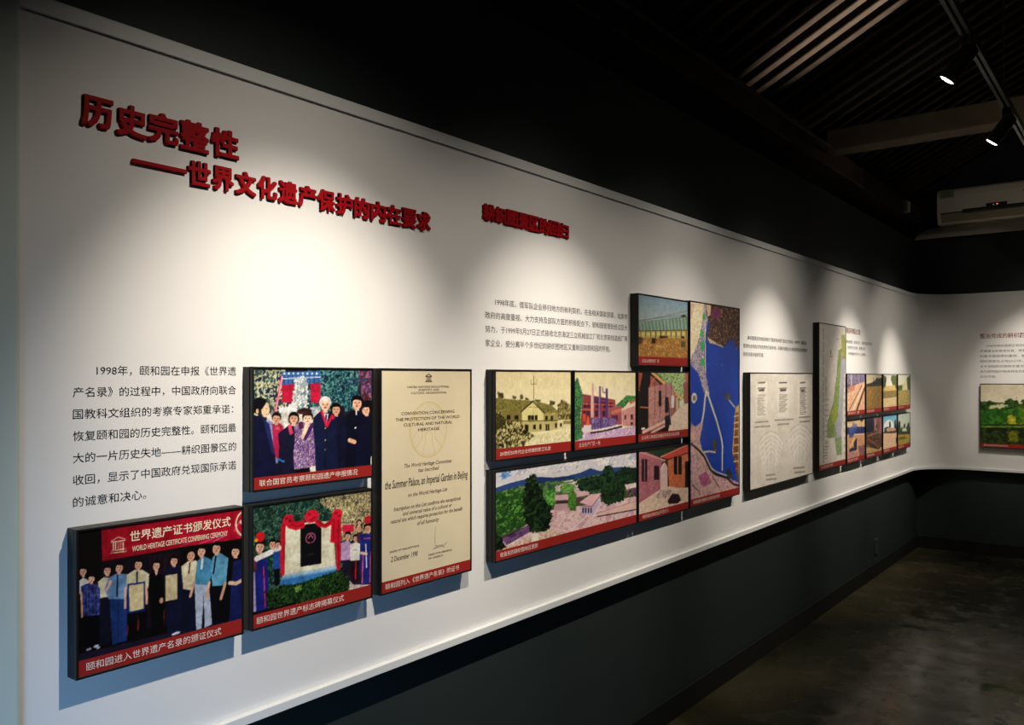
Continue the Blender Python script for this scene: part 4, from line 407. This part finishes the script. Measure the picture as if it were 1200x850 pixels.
# ---------------------------------------------------------------- track lighting
def make_track(name, p0, p1, lab):
    p0, p1 = Vector(p0), Vector(p1); d = (p1 - p0).normalized(); s_ = Vector((-d.y, d.x, 0))
    e = empty(name, tuple(p0), lab, 'light track')
    L = (p1 - p0).length; ang = math.atan2(d.y, d.x)
    mt = Matrix.Rotation(ang, 4, 'Z')
    b = MB()
    b.box(0, L, -.018, -.005, 0, .030, mtx=mt); b.box(0, L, .005, .018, 0, .030, mtx=mt); b.box(0, L, -.018, .018, .022, .032, mtx=mt)
    b.build('rail', M['track'], e)
    n = max(2, int(L / 1.6)) if abs(d.y) > .5 else 1
    for i in range(n):
        t = (i + (.36 if n > 1 else .5)) * L / n
        q = p0 + d * t
        top = EAVE + SL * (q.x if q.x < XR / 2 else XR - q.x) - .002
        lp = mt @ Vector((t, 0, 0))
        MB().cyl((lp.x, lp.y, .03), (lp.x, lp.y, top - p0.z), .0022, n=8).build('suspension_wire', M['track'], e)
    return e
make_track('light_track', (LAMP_X, .6, LAMP_Z), (LAMP_X, 7.1, LAMP_Z), 'grey lighting track hung parallel to the long display wall')
make_track('light_track', (.6, FAR_Y, LAMP_Z), (4.6, FAR_Y, LAMP_Z), 'grey lighting track hung across the room before the end wall')

def make_spot(mount, aim, watts, cone, spill, lab, group='track spotlights'):
    m_ = Vector(mount); e = empty('track_spotlight', mount, lab, 'spotlight', group)
    b = MB().box(-.020, .020, -.055, .055, -.035, 0, bevel=.004); b.build('adapter', M['black_metal'], e)
    piv = Vector((0, 0, -.050))
    ax = (Vector(aim) - (m_ + piv)).normalized()
    MB().cyl((0, 0, -.03), piv, .007, n=12).build('stem', M['black_metal'], e)
    r = .032
    MB().lathe([(.0, -.028), (.020, -.028), (r - .003, -.022), (r, -.016), (r, .112), (r - .002, .115), (r - .004, .115), (r - .005, .110), (r - .006, .104), (0, .103)], piv, ax).build('lamp_body', M['black_metal'], e, smooth=False)
    MB().lathe([(0, .1175), (r - .012, .1172), (r - .0045, .1140)], piv, ax).build('lens', M['lamp_glow'], e)
    for nm, w_, cn in (('beam', watts, cone), ('spill', spill, 92)):
        if not w_: continue
        ld = bpy.data.lights.new(nm, 'SPOT'); ld.energy = w_; ld.color = WARM; ld.spot_size = R(cn); ld.spot_blend = 1.0; ld.shadow_soft_size = .018
        lo = bpy.data.objects.new(nm, ld); COL.objects.link(lo); lo.parent = e
        lo.location = piv + ax * .14
        lo.rotation_euler = (-ax).to_track_quat('Z', 'Y').to_euler()
    return e
LAMP_LABELS = ['black track spotlight nearest the camera, aimed at the title wall', 'black track spotlight aimed at the second red heading',
    'black track spotlight with glowing face, higher and nearer of the two in view', 'black track spotlight with glowing face, in front of the pale tie beam',
    'black track spotlight aimed at the tall green plan', 'black track spotlight aimed at the corner beside the small photographs']
for (y, ay, az, w, cn, sp), lb in zip(WALL_LAMPS, LAMP_LABELS):
    make_spot((LAMP_X, y, LAMP_Z), (PF, ay, az), w, cn, sp, lb)
for (x, ax_, az, w, cn, sp), lb in zip(FAR_LAMPS, ['black track spotlight aimed at the lake photograph on the end wall', 'black track spotlight on the end track, farther right']):
    make_spot((x, FAR_Y, LAMP_Z), (ax_, YF - PF, az), w, cn, sp, lb)
# centre track added out of view; its first added lamp lights the rafters
make_track('light_track', (3.6, 1.0, LAMP_Z), (3.6, 6.8, LAMP_Z), 'grey lighting track added out of view over the middle of the room')
make_spot((3.6, 4.98, LAMP_Z), (.47, 4.69, 3.585), 3000, 13.5, 0, 'unseen black spotlight added to light the roof rafters')
make_spot((3.6, 5.1, LAMP_Z), (1.35, 5.62, 3.2), 45, 24, 0, 'unseen black spotlight added to light the pale tie beam')  # second added lamp, out of view, brightens the tie beam

make_spot((3.6, 6.2, LAMP_Z), (.75, 8.4, 3.2), 22, 30, 0, 'unseen black spotlight added to light the air conditioner')  # third added lamp, out of view, lifts the air conditioner out of the dark

# ---------------------------------------------------------------- text
_cv = bpy.data.curves.new('glyphs', 'FONT'); _to = bpy.data.objects.new('glyphs', _cv); COL.objects.link(_to)
def text_geo(s, offset=0., shear=0., res=2, extrude=0.):
    _cv.body = s; _cv.size = 1; _cv.offset = offset; _cv.shear = shear; _cv.resolution_u = res; _cv.extrude = extrude
    dg = bpy.context.evaluated_depsgraph_get(); dg.update()
    me = bpy.data.meshes.new_from_object(_to.evaluated_get(dg))
    v = np.empty(len(me.vertices) * 3, np.float32); me.vertices.foreach_get('co', v); v = v.reshape(-1, 3)
    f = [tuple(p.vertices) for p in me.polygons]
    bpy.data.meshes.remove(me)
    return v, f

class TextSheet:
    """flat lettering gathered into one mesh; s = distance along the wall, z = height"""
    def __init__(s, frame): s.fr = frame; s.v = []; s.f = []; s.n = 0
    def add(s, txt, a0, a1, zbase, em, **kw):
        v, f = text_geo(txt, **kw)
        if not len(v): return s
        x0, x1 = v[:, 0].min(), v[:, 0].max()
        if a1 is None: sx = em; ox = a0 - x0 * sx
        else: sx = (a1 - a0) / (x1 - x0); ox = a0 - x0 * sx
        s.v += [s.fr(ox + p[0] * sx, zbase + p[1] * em) for p in v]
        s.f += [tuple(i + s.n for i in q) for q in f]; s.n += len(v)
        return s
    def stroke(s, pts, w):
        for (a, b), (c, d) in zip(pts, pts[1:]):
            L = math.hypot(c - a, d - b) or 1e-9; nx, ny = -(d - b) / L * w / 2, (c - a) / L * w / 2
            s.v += [s.fr(a + nx, b + ny), s.fr(c + nx, d + ny), s.fr(c - nx, d - ny), s.fr(a - nx, b - ny)]
            s.f.append((s.n, s.n + 1, s.n + 2, s.n + 3)); s.n += 4
        return s
    def build(s, name, m, parent=None):
        me = bpy.data.meshes.new(name); me.from_pydata(s.v, [], s.f); me.update()
        return link(name, me, m, parent)

CJK_B, CJK_H = .12, .85     # the glyph body sits between -.09 and .85 em or so
def cells(txt): return sum(1. if ord(c) > 0x2000 else .55 for c in txt)

# ---------------------------------------------------------------- framed pictures
FD, RIM, REC = .040, .0055, .003
def frame_loops(w, h):
    """box frame: deep sides with a groove, thin front rim, recessed field"""
    prof = [(0, 0), (0, .026), (.002, .0275), (.002, .030), (0, .0315), (0, FD - .001), (.001, FD), (RIM - .0008, FD), (RIM, FD - .001), (RIM, FD - REC - .001)]
    v, f = [], []
    for o, d in prof:
        v += [(d, o, o), (d, w - o, o), (d, w - o, h - o), (d, o, h - o)]
    for i in range(len(prof) - 1):
        for j in range(4): f.append((i * 4 + j, i * 4 + (j + 1) % 4, i * 4 + 4 + (j + 1) % 4, i * 4 + 4 + j))
    k = (len(prof) - 1) * 4
    f += [(0, 1, 2, 3), (k, k + 1, k + 2, k + 3)]
    return v, f

def print_mesh(name, key, w, h, parent):
    gw, gh, ops = PICTURES[key]
    img = paint(ops, gw, gh, seed=len(key) * 7 + ord(key[0]), grain=.45 if key in 'ABC' else .16) ** 1.04 * (.80 if key in 'AC' else .92)
    d = FD - REC
    ys = np.linspace(RIM, w - RIM, gw); zs = np.linspace(h - RIM, RIM, gh)
    Y, Z = np.meshgrid(ys, zs)
    co = np.stack([np.full(Y.size, d), Y.ravel(), Z.ravel()], 1).astype(np.float32)
    idx = np.arange(gw * gh).reshape(gh, gw)
    q = np.stack([idx[1:, :-1], idx[1:, 1:], idx[:-1, 1:], idx[:-1, :-1]], -1).reshape(-1, 4)
    me = bpy.data.meshes.new(name)
    me.vertices.add(len(co)); me.vertices.foreach_set('co', co.ravel())
    me.loops.add(q.size); me.loops.foreach_set('vertex_index', q.ravel().astype(np.int32))
    me.polygons.add(len(q)); me.polygons.foreach_set('loop_start', np.arange(0, q.size, 4, dtype=np.int32))
    me.update(calc_edges=True)
    at = me.color_attributes.new('ink', 'FLOAT_COLOR', 'POINT')
    rgba = np.concatenate([img.reshape(-1, 3), np.ones((gw * gh, 1))], 1).astype(np.float32)
    at.data.foreach_set('color', rgba.ravel())
    return link(name, me, M['print'], parent)

def framed(key, s0, s1, z0, z1, label, caption=None, cap_h=.038, cap_w=None, cap_em=.0165, side='left', plain=None, group='framed panels on the display wall', ink='ink_white', cap_x=.021):
    w, h = s1 - s0, z1 - z0
    if side == 'left': e = empty('photo_panel', (PF, s0, z0), label, 'picture', group)
    else: e = empty('photo_panel', (s0, YF - PF, z0), label, 'picture', group, rz=R(-90))
    v, f = frame_loops(w, h)

    mesh_obj('frame', v, f, M['frame'], e)
    if plain: 
        pr = MB().box(FD - REC - .0008, FD - REC, RIM, w - RIM, RIM, h - RIM).build('certificate_sheet', M[plain], e)
    else:
        pr = print_mesh('photo_print', key, w, h, e)
    cs = None
    if cap_h:
        cs = MB().box(FD - REC - .0005, FD - REC + .0005, RIM, w - RIM, RIM, cap_h).build('caption_strip', M['caption'], e)
        tag(cs, 'red caption strip')
        if caption:
            t = TextSheet(lambda a, z: (FD - REC + .0009, a, z))
            zb = (RIM + cap_h) / 2 - .36 * cap_em
            t.add(caption, cap_x, cap_x + (cap_w or cells(caption) * cap_em), zb, cap_em)
            tag(t.build('caption_text', M[ink], cs), 'pale caption lettering')
    return e, pr

LOW, MID, TOP = (1.002, 1.309), (1.339, 1.645), (1.666, 1.975)
eA, pA = framed('A', .757, 1.146, *LOW, 'black framed photo of a line of people holding certificates under a red banner', '颐和园进入世界遗产名录的颁证仪式', cap_w=.308, cap_em=.0185)
t = TextSheet(lambda a, z: (FD - REC + .0006, a, z))
t.add('世界遗产证书颁发仪式', .112, .354, .2665, .0245, offset=.012)
t.add('WORLD HERITAGE CERTIFICATE CONFERRING CEREMONY', .117, .346, .2435, .0165, offset=.01)
tag(t.build('banner_lettering', M['ink_cream'], pA), 'cream lettering on the red banner')
framed('B', 1.169, 1.560, *MID, 'black framed photo of people in dark coats before red buildings and trees', '联合国官员考察颐和园遗产申报情况', cap_h=.035, cap_w=.313, cap_em=.0175)
framed('C', 1.167, 1.557, *LOW, 'black framed photo of a white monument draped with a red cloth', '颐和园世界遗产标志碑揭幕仪式', cap_w=.272, cap_em=.0185, cap_x=.016)
eD, pD = framed('D', 1.586, 1.978, 1.000, 1.645, 'tall cream certificate in a black frame with gold emblem and brown lettering', '颐和园列入《世界遗产名录》的证书', cap_h=.037, cap_w=.312, cap_em=.018, plain='parchment')
sh = lambda a, z: (FD - REC + .0004, a, z)
for s_, a0, a1, zb, em in [('UNITED NATIONS EDUCATIONAL', .107, .288, .5875, .0085), ('SCIENTIFIC AND', .154, .242, .5785, .0085), ('CULTURAL ORGANIZATION', .122, .274, .5695, .0085),
        ('CONVENTION CONCERNING', .083, .312, .5085, .0128), ('THE PROTECTION OF THE WORLD', .060, .336, .4915, .0128), ('CULTURAL AND NATURAL', .092, .302, .4755, .0128), ('HERITAGE', .152, .243, .4585, .0128),
        ('DATE OF INSCRIPTION', .037, .155, .1155, .0075), ('DIRECTOR-GENERAL', .195, .301, .0800, .0075), ('OF UNESCO', .195, .260, .0695, .0075)]:
    TextSheet(sh).add(s_, a0, a1, zb, em, offset=.016).build('certificate_line', M['ink_brown'], pD)
for s_, a0, a1, zb, em in [('The World Heritage Committee', .095, .298, .3545, .0165), ('has inscribed', .152, .242, .337, .0165), ('on the World Heritage List', .110, .280, .2680, .0165),
        ('Inscription on this List confirms the exceptional', .053, .342, .2330, .0165), ('and universal value of a cultural or', .089, .301, .2160, .0165), ('natural site which requires protection for the benefit', .040, .350, .1990, .0165), ('of all humanity', .148, .243, .1800, .0165)]:
    TextSheet(sh).add(s_, a0, a1, zb, em, shear=.28, offset=.012).build('certificate_line', M['ink_brown'], pD)
# small temple emblem at the head
t = TextSheet(sh)
for k in range(5): t.stroke([(.188 + k * .0045, .609), (.188 + k * .0045, .620)], .0022)
t.stroke([(.183, .6215), (.197, .629), (.211, .6215)], .003); t.stroke([(.184, .6212), (.210, .6212)], .0025); t.stroke([(.184, .6085), (.210, .6085)], .002); t.stroke([(.182, .6055), (.212, .6055)], .002)
t.build('temple_emblem', M['ink_brown'], pD)
t = TextSheet(sh)
t.add('the Summer Palace, an Imperial Garden in Beijing', .019, .374, .2995, .034, shear=.2, offset=.012)
tag(t.build('certificate_script', M['ink_black'], pD), 'dark ornate script')
t = TextSheet(sh)
t.add('2 December 1998', .042, .150, .0890, .021, shear=.2, offset=.008)
t.build('date_script', M['ink_black'], pD)
t = TextSheet(sh)
sg = [(.226, .165), (.224, .13), (.2255, .098), (.232, .108), (.236, .100), (.243, .107), (.249, .101), (.255, .106), (.264, .096), (.268, .104), (.278, .110)]
t.stroke(sg, .0011); t.stroke([(.214, .098), (.236, .1005), (.262, .100)], .0009)
t.build('signature', M['ink_black'], pD)
t = TextSheet(lambda a, z: (FD - REC + .0002, a, z))
ring = [(.197 + .080 * math.sin(2 * math.pi * i / 48), .4615 + .0835 * math.cos(2 * math.pi * i / 48)) for i in range(49)]
t.stroke(ring, .0022); t.stroke([(.197 + .074 * math.sin(2 * math.pi * i / 48), .4615 + .0775 * math.cos(2 * math.pi * i / 48)) for i in range(49)], .0010)
t.stroke([(.139, .405), (.170, .437), (.170, .480), (.197, .510), (.224, .480), (.224, .437), (.255, .405)], .0016)
t.stroke([(.170, .386), (.182, .425), (.182, .445), (.197, .462), (.212, .445), (.212, .425), (.224, .386)], .0016)
t.stroke([(.124, .430), (.150, .460), (.152, .500), (.197, .535), (.242, .500), (.244, .460), (.270, .430)], .0012)
tag(t.build('gold_emblem', M['ink_gold'], pD), 'gold line emblem of a diamond within a circle')

framed('E', 2.094, 2.548, *MID, 'black framed sepia photo of a gabled hall with an antenna', '20世纪50年代企业修建的职工礼堂', cap_h=.041, cap_w=.290, cap_em=.016, cap_x=.029)
framed('F', 2.563, 3.031, *MID, 'black framed photo of a factory yard with three tall chimneys', '企业生产厂区一角', cap_w=.149, cap_em=.0175, cap_x=.035)
framed('G', 3.043, 3.522, *MID, 'black framed photo of a narrow lane beside a brick house with logs', '企业职工宿舍区的破旧平房及杂乱院落', cap_w=.349, cap_em=.0165, cap_x=.034)
framed('H', 2.094, 3.038, *LOW, 'wide black framed photo of roofs and dark trees before blue hills', '收复前的耕织图地区面貌', cap_w=.211, cap_em=.018, cap_x=.030)
framed('I', 3.047, 3.524, *LOW, 'black framed photo of a brick courtyard with a round topped stele', '耕织图石碑旧址环境状况', cap_w=.236, cap_em=.0165, cap_x=.038, cap_h=.035)
framed('J', 3.045, 3.517, *TOP, 'black framed photo of a long low shed, topmost of its cluster', '企业占用的旧厂房', cap_h=.042, cap_w=.152, cap_em=.016, cap_x=.036)
framed('K', 3.532, 4.113, 1.004, 1.980, 'tall black framed map of a blue lake with causeways', '颐和园耕织图景区位置航拍影像图', cap_w=.295, cap_em=.018, cap_x=.040)
framed('L', 4.251, 5.276, 1.005, 1.645, 'pale framed board of three documents and two fan shaped plans', None, cap_h=0)
framed('M', 5.393, 5.973, 1.006, 1.975, 'tall pale framed plan with a long green and grey strip of land', '耕织图景区规划总平面图', cap_w=.24, cap_em=.018, cap_x=.05)
NX = [(5.997, 6.452), (6.480, 6.933), (6.962, 7.404), (7.436, 7.870)]
UP = ['small framed photo of pale planks and logs, upper row beside the tall plan', 'small framed photo of rough brown ground under dark pines, second in the upper row',
      'small framed photo of a yellow sunlit mound between trees, third in the upper row', 'small framed photo of a pale pillar among bushes, last in the upper row']
DN = ['small framed photo of a blue ditch through sandy ground, lower row beside the tall plan', 'small framed photo of brown rubble by a red wall, second in the lower row',
      'small framed photo of blue sky over a sandy plain, third in the lower row', 'small framed photo of pines over a green field, last in the lower row']
for i, (a, b) in enumerate(NX):
    framed('N%d' % (i + 1), a, b, *MID, UP[i], ['拆除旧厂房', '整治前荒地', '清运渣土', '遗址清理'][i], cap_w=[.28, .2, .17, .16][i], cap_em=.017, cap_x=.03, group='small framed photos in two rows')
    framed('Q%d' % (i + 1), a, b, *LOW, DN[i], ['疏挖河道', '拆除房屋', '平整场地', '绿化种植'][i], cap_w=[.24, .2, .17, .16][i], cap_em=.017, cap_x=.03, group='small framed photos in two rows')
framed('O', .539, 1.589, .985, 1.560, 'wide framed photo of willows beside a green lake, on the end wall', '整治后的耕织图景区', cap_h=.036, cap_w=.19, cap_em=.017, cap_x=.03, side='far', group='framed panels on the end wall')

# ---------------------------------------------------------------- printed wall texts
left = lambda a, z: (PF + .0006, a, z)
far = lambda a, z: (a, YF - PF - .0006, z)
def para(name, fr, lines, label, m='ink_black', offset=0.):
    o0 = Vector(fr(lines[-1][1], lines[-1][3] - lines[-1][4]))
    e = empty(name, tuple(o0), label, 'wall text')
    for s_, a0, a1, ztop, em in lines:
        t = TextSheet(lambda a, z: tuple(Vector(fr(a, z)) - o0))
        t.add(s_, a0, a1, ztop - .83 * em, em, offset=offset).build('text_line', M[m], e)
    return e
P1 = ['1998年，颐和园在申报《世界遗', '产名录》的过程中，中国政府向联合', '国教科文组织的考察专家郑重承诺：', '恢复颐和园的历史完整性。颐和园最', '大的一片历史失地——耕织图景区的', '收回，显示了中国政府兑现国际承诺', '的诚意和决心。']
A1 = [(.816, 1.150), (.768, 1.150), (.768, 1.142), (.768, 1.150), (.768, 1.150), (.768, 1.150), (.768, .924)]
para('wall_text', left, [(s_, *a, 1.6445 - i * .0457, .0228) for i, (s_, a) in enumerate(zip(P1, A1))], 'black lettered paragraph left of and above the ceremony photo')
P2 = ['1998年底，借军队企业移归地方的有利契机，在各相关国家部委、北京市', '政府的高度重视、大力支持及部队方面的积极配合下，颐和园管理处经过巨大', '努力，于1999年5月27日正式接收北京海淀三立机械加工厂和北京前线造纸厂两', '家企业，使分离半个多世纪的耕织图地区又重新回到颐和园的怀抱。']
A2 = [(2.143, 3.022), (2.090, 3.022), (2.091, 3.022), (2.091, 2.885)]
para('wall_text', left, [(s_, *a, 1.886 - i * .0468, .0255) for i, (s_, a) in enumerate(zip(P2, A2))], 'black lettered paragraph above the sepia hall and factory photos')
P3 = ['耕织图景区的收回得到了国家有关部门的大力支持，1998年，颐和园', '管理处会同各方完成用地交接手续，开展环境整治与景观恢复的前期规划', '研究并逐步组织实施。']
A3 = [(4.311, 5.266), (4.254, 5.280), (4.254, 4.547)]
para('wall_text', left, [(s_, *a, 1.8465 - i * .0455, .0250) for i, (s_, a) in enumerate(zip(P3, A3))], 'black lettered paragraph above the board of documents')
para('wall_heading', left, [('耕织图景区环境整治工程', 5.99, 6.466, 1.976, .044)], 'red printed heading beside the top of the tall plan', m='ink_red', offset=.012)
para('wall_text', left, [('拆除违章建筑，清运渣土，疏挖河道水系及', 6.02, 6.79, 1.888, .0245), ('湖泊，恢复历史水面，整理山形', 6.02, 6.60, 1.846, .0245), ('地貌，种植桑树和乡土植物。', 6.02, 6.622, 1.801, .0245)], 'black lettered lines above the small photographs')
para('wall_heading', far, [('整治完成的耕织图景区', .533, .968, 2.012, .046)], 'dark red printed heading on the end wall above the lake photo', m='ink_red', offset=.012)
P5 = ['1998年耕织图景区收回后，经过', '环境整治和景观恢复，使昔日景区', '的基本面貌得到重现。复建后的', '耕织图景区占地25公顷，保持了', '水乡田园的风貌和农桑文化内涵，', '成为颐和园中独具特色的景区，向', '公众开放。']
A5 = [(.585, .980)] + [(.534, .980)] * 5 + [(.534, .664)]
para('wall_text', far, [(s_, *a, 1.912 - i * .0462, .024) for i, (s_, a) in enumerate(zip(P5, A5))], 'black lettered paragraph on the end wall above the lake photo')

# ---------------------------------------------------------------- raised red letters
def letter(ch, a0, a1, z0, z1, label, group, bold=.034, depth=.009):
    g, gf = text_geo(ch, offset=0, res=3, extrude=.5)
    v, f = [], []
    for k, (dx, dy) in enumerate([(0, 0), (bold, 0), (-bold, 0), (0, bold), (0, -bold), (bold, bold), (-bold, bold), (bold, -bold), (-bold, -bold)]):
        f += [tuple(i + len(v) * len(g) for i in q) for q in gf]
        v.append(g * np.array([1, 1, 1 - .012 * k]) + np.array([dx, dy, -.006 * k]))
    v = np.concatenate(v)
    x0, x1, y0, y1 = v[:, 0].min(), v[:, 0].max(), v[:, 1].min(), v[:, 1].max()
    vv = [((p[2] + .5) * depth, (p[0] - x0) / (x1 - x0) * (a1 - a0), (p[1] - y0) / (y1 - y0) * (z1 - z0)) for p in v]
    me = bpy.data.meshes.new('raised_letter'); me.from_pydata(vv, [], f); me.update()
    o = link('raised_letter', me, M['letter'])
    o.location = (PF + .0002, a0, z0)
    return tag(o, label, 'letter', group)
ORD = ['first', 'second', 'third', 'fourth', 'fifth', 'sixth', 'seventh', 'eighth', 'ninth', 'tenth', 'eleventh', 'twelfth', 'last']
for i, (ch, a0, a1, z0, z1) in enumerate([('历', .782, .848, 2.146, 2.211), ('史', .855, .923, 2.143, 2.212), ('完', .925, .997, 2.145, 2.213), ('整', 1.001, 1.073, 2.144, 2.214), ('性', 1.079, 1.153, 2.145, 2.214)]):
    letter(ch, a0, a1, z0, z1, 'large raised red character %s, %s in the main title' % (ch, ['first', 'second', 'middle', 'fourth', 'last'][i]), 'raised red letters of the main title')
o = MB().box(0, .009, 0, .127, 0, .0095, bevel=.001).build('raised_letter', M['letter']); o.location = (PF + .0002, .890, 2.088)
tag(o, 'long raised red dash at the start of the second title line', 'letter', 'raised red letters of the second title line')
s_ = '世界文化遗产保护的内在要求'
for i, ch in enumerate(s_):
    a0 = 1.019 + i * (1.826 - 1.019) / 13
    letter(ch, a0 + .001, a0 + .0585, 2.066, 2.1235, 'raised red character %s, %s after the dash in the second title line' % (ch, ORD[i]), 'raised red letters of the second title line')
s_ = '耕织图景区的回归'
for i, ch in enumerate(s_):
    a0 = 2.072 + i * (2.574 - 2.072) / 8
    letter(ch, a0 + .0004, a0 + .0620, 2.142, 2.198, 'raised red character %s, %s in the right hand heading' % (ch, 'last' if i == 7 else ORD[i]), 'raised red letters of the right hand heading', bold=.045)
bpy.data.objects.remove(_to)

# ---------------------------------------------------------------- air conditioner and fittings
def prism(name, prof, x0, x1, m, parent):
    """profile of (y, z) extruded along x"""
    n = len(prof)
    v = [(x, y, z) for x in (x0, x1) for y, z in prof]
    f = [tuple(range(n)), tuple(range(n, 2 * n))] + [(i, (i + 1) % n, (i + 1) % n + n, i + n) for i in range(n)]
    return mesh_obj(name, v, f, m, parent)
ac = empty('air_conditioner', (.205, YF, 3.02), 'pale wall mounted air conditioner high on the dark end wall', 'air conditioner')
W_ = .95
o = prism('casing', [(0, 0), (0, .325), (-.10, .325), (-.165, .318), (-.185, .30), (-.197, .25), (-.197, .105), (-.192, .085), (-.150, .012), (-.13, 0)], 0, W_, M['plastic'], ac)
bv = o.modifiers.new('bevel', 'BEVEL'); bv.width = .008; bv.segments = 3; bv.limit_method = 'ANGLE'
prism('outlet_gap', [(-.1935, .100), (-.199, .100), (-.199, .090), (-.1935, .088)], .03, W_ - .03, M['plastic_dark'], ac)
prism('louver', [(-.192, .084), (-.1955, .0845), (-.158, .018), (-.154, .018)], .035, W_ - .035, M['vent'], ac)
dp = MB().box(.40, .56, -.2005, -.1965, .118, .146, bevel=.001).build('display', M['plastic_dark'], ac)
MB().cyl((.485, -.200, .131), (.485, -.2015, .131), .0065, n=16).build('indicator_light', M['led_red'], dp)
MB().box(.452, .460, -.2012, -.2004, .126, .132).build('indicator_light', M['led_white'], dp)
st = MB().box(.03, .145, -.1980, -.1968, .235, .300).build('energy_label', mat('label_green', (.30, .36, .20), .5, .3), ac)
b = MB()
for k in range(4): b.box(.04, .13 - .015 * (k % 2), -.1986, -.1979, .246 + k * .013, .250 + k * .013)
b.build('label_lines', mat('label_ink', (.06, .09, .06), .5, .3), st)
# wind deflector tray under it
df = empty('air_deflector', (.015, YF, 2.90), 'pale curved wind deflector hanging under the air conditioner', 'deflector')
n = 14; v = []; f = []
L_ = 1.22
outline = []
for i in range(9): 
    a = math.pi - i / 8 * math.pi / 2
    outline.append((.16 + .16 * math.cos(a), .115 * math.sin(a)))
outline += [(L_ - .1, .115), (L_, .03), (L_, 0), (0, 0)]
k = len(outline)
for dy in (0, .012):
    for x, z in outline: v.append((x, -.05 - (.115 - z) * 1.15 - dy * 0 + dy, z))
f = [tuple(range(k)), tuple(range(k, 2 * k))] + [(i, (i + 1) % k, (i + 1) % k + k, i + k) for i in range(k)]
mesh_obj('deflector_plate', v, f, M['plastic'], df)
MB().box(.25, .29, -.06, 0, .05, .08).box(.9, .94, -.06, 0, .05, .08).build('bracket', M['plastic_dark'], df)

so = empty('wall_socket', (0, 7.02, .185), 'small dark socket plate low on the left wall near the corner', 'socket')
MB().box(0, .012, 0, .086, 0, .120, bevel=.003).build('plate', M['socket'], so)
b = MB()
for z in (.035, .078): b.box(.0118, .0128, .028, .034, z, z + .018).box(.0118, .0128, .052, .058, z, z + .018)
b.build('slots', M['socket_dark'], so)
jb = empty('junction_box', (.055, 7.72, 3.062), 'small pale box on the dark eave beam left of the air conditioner', 'box')
MB().box(0, .04, 0, .10, 0, .10, bevel=.006).build('box_body', mat('box_paint', (.40, .37, .30), .6, .3), jb)
MB().box(.0395, .043, .008, .092, .008, .092, bevel=.001).build('cover', mat('box_cover', (.45, .42, .33), .6, .3), jb)
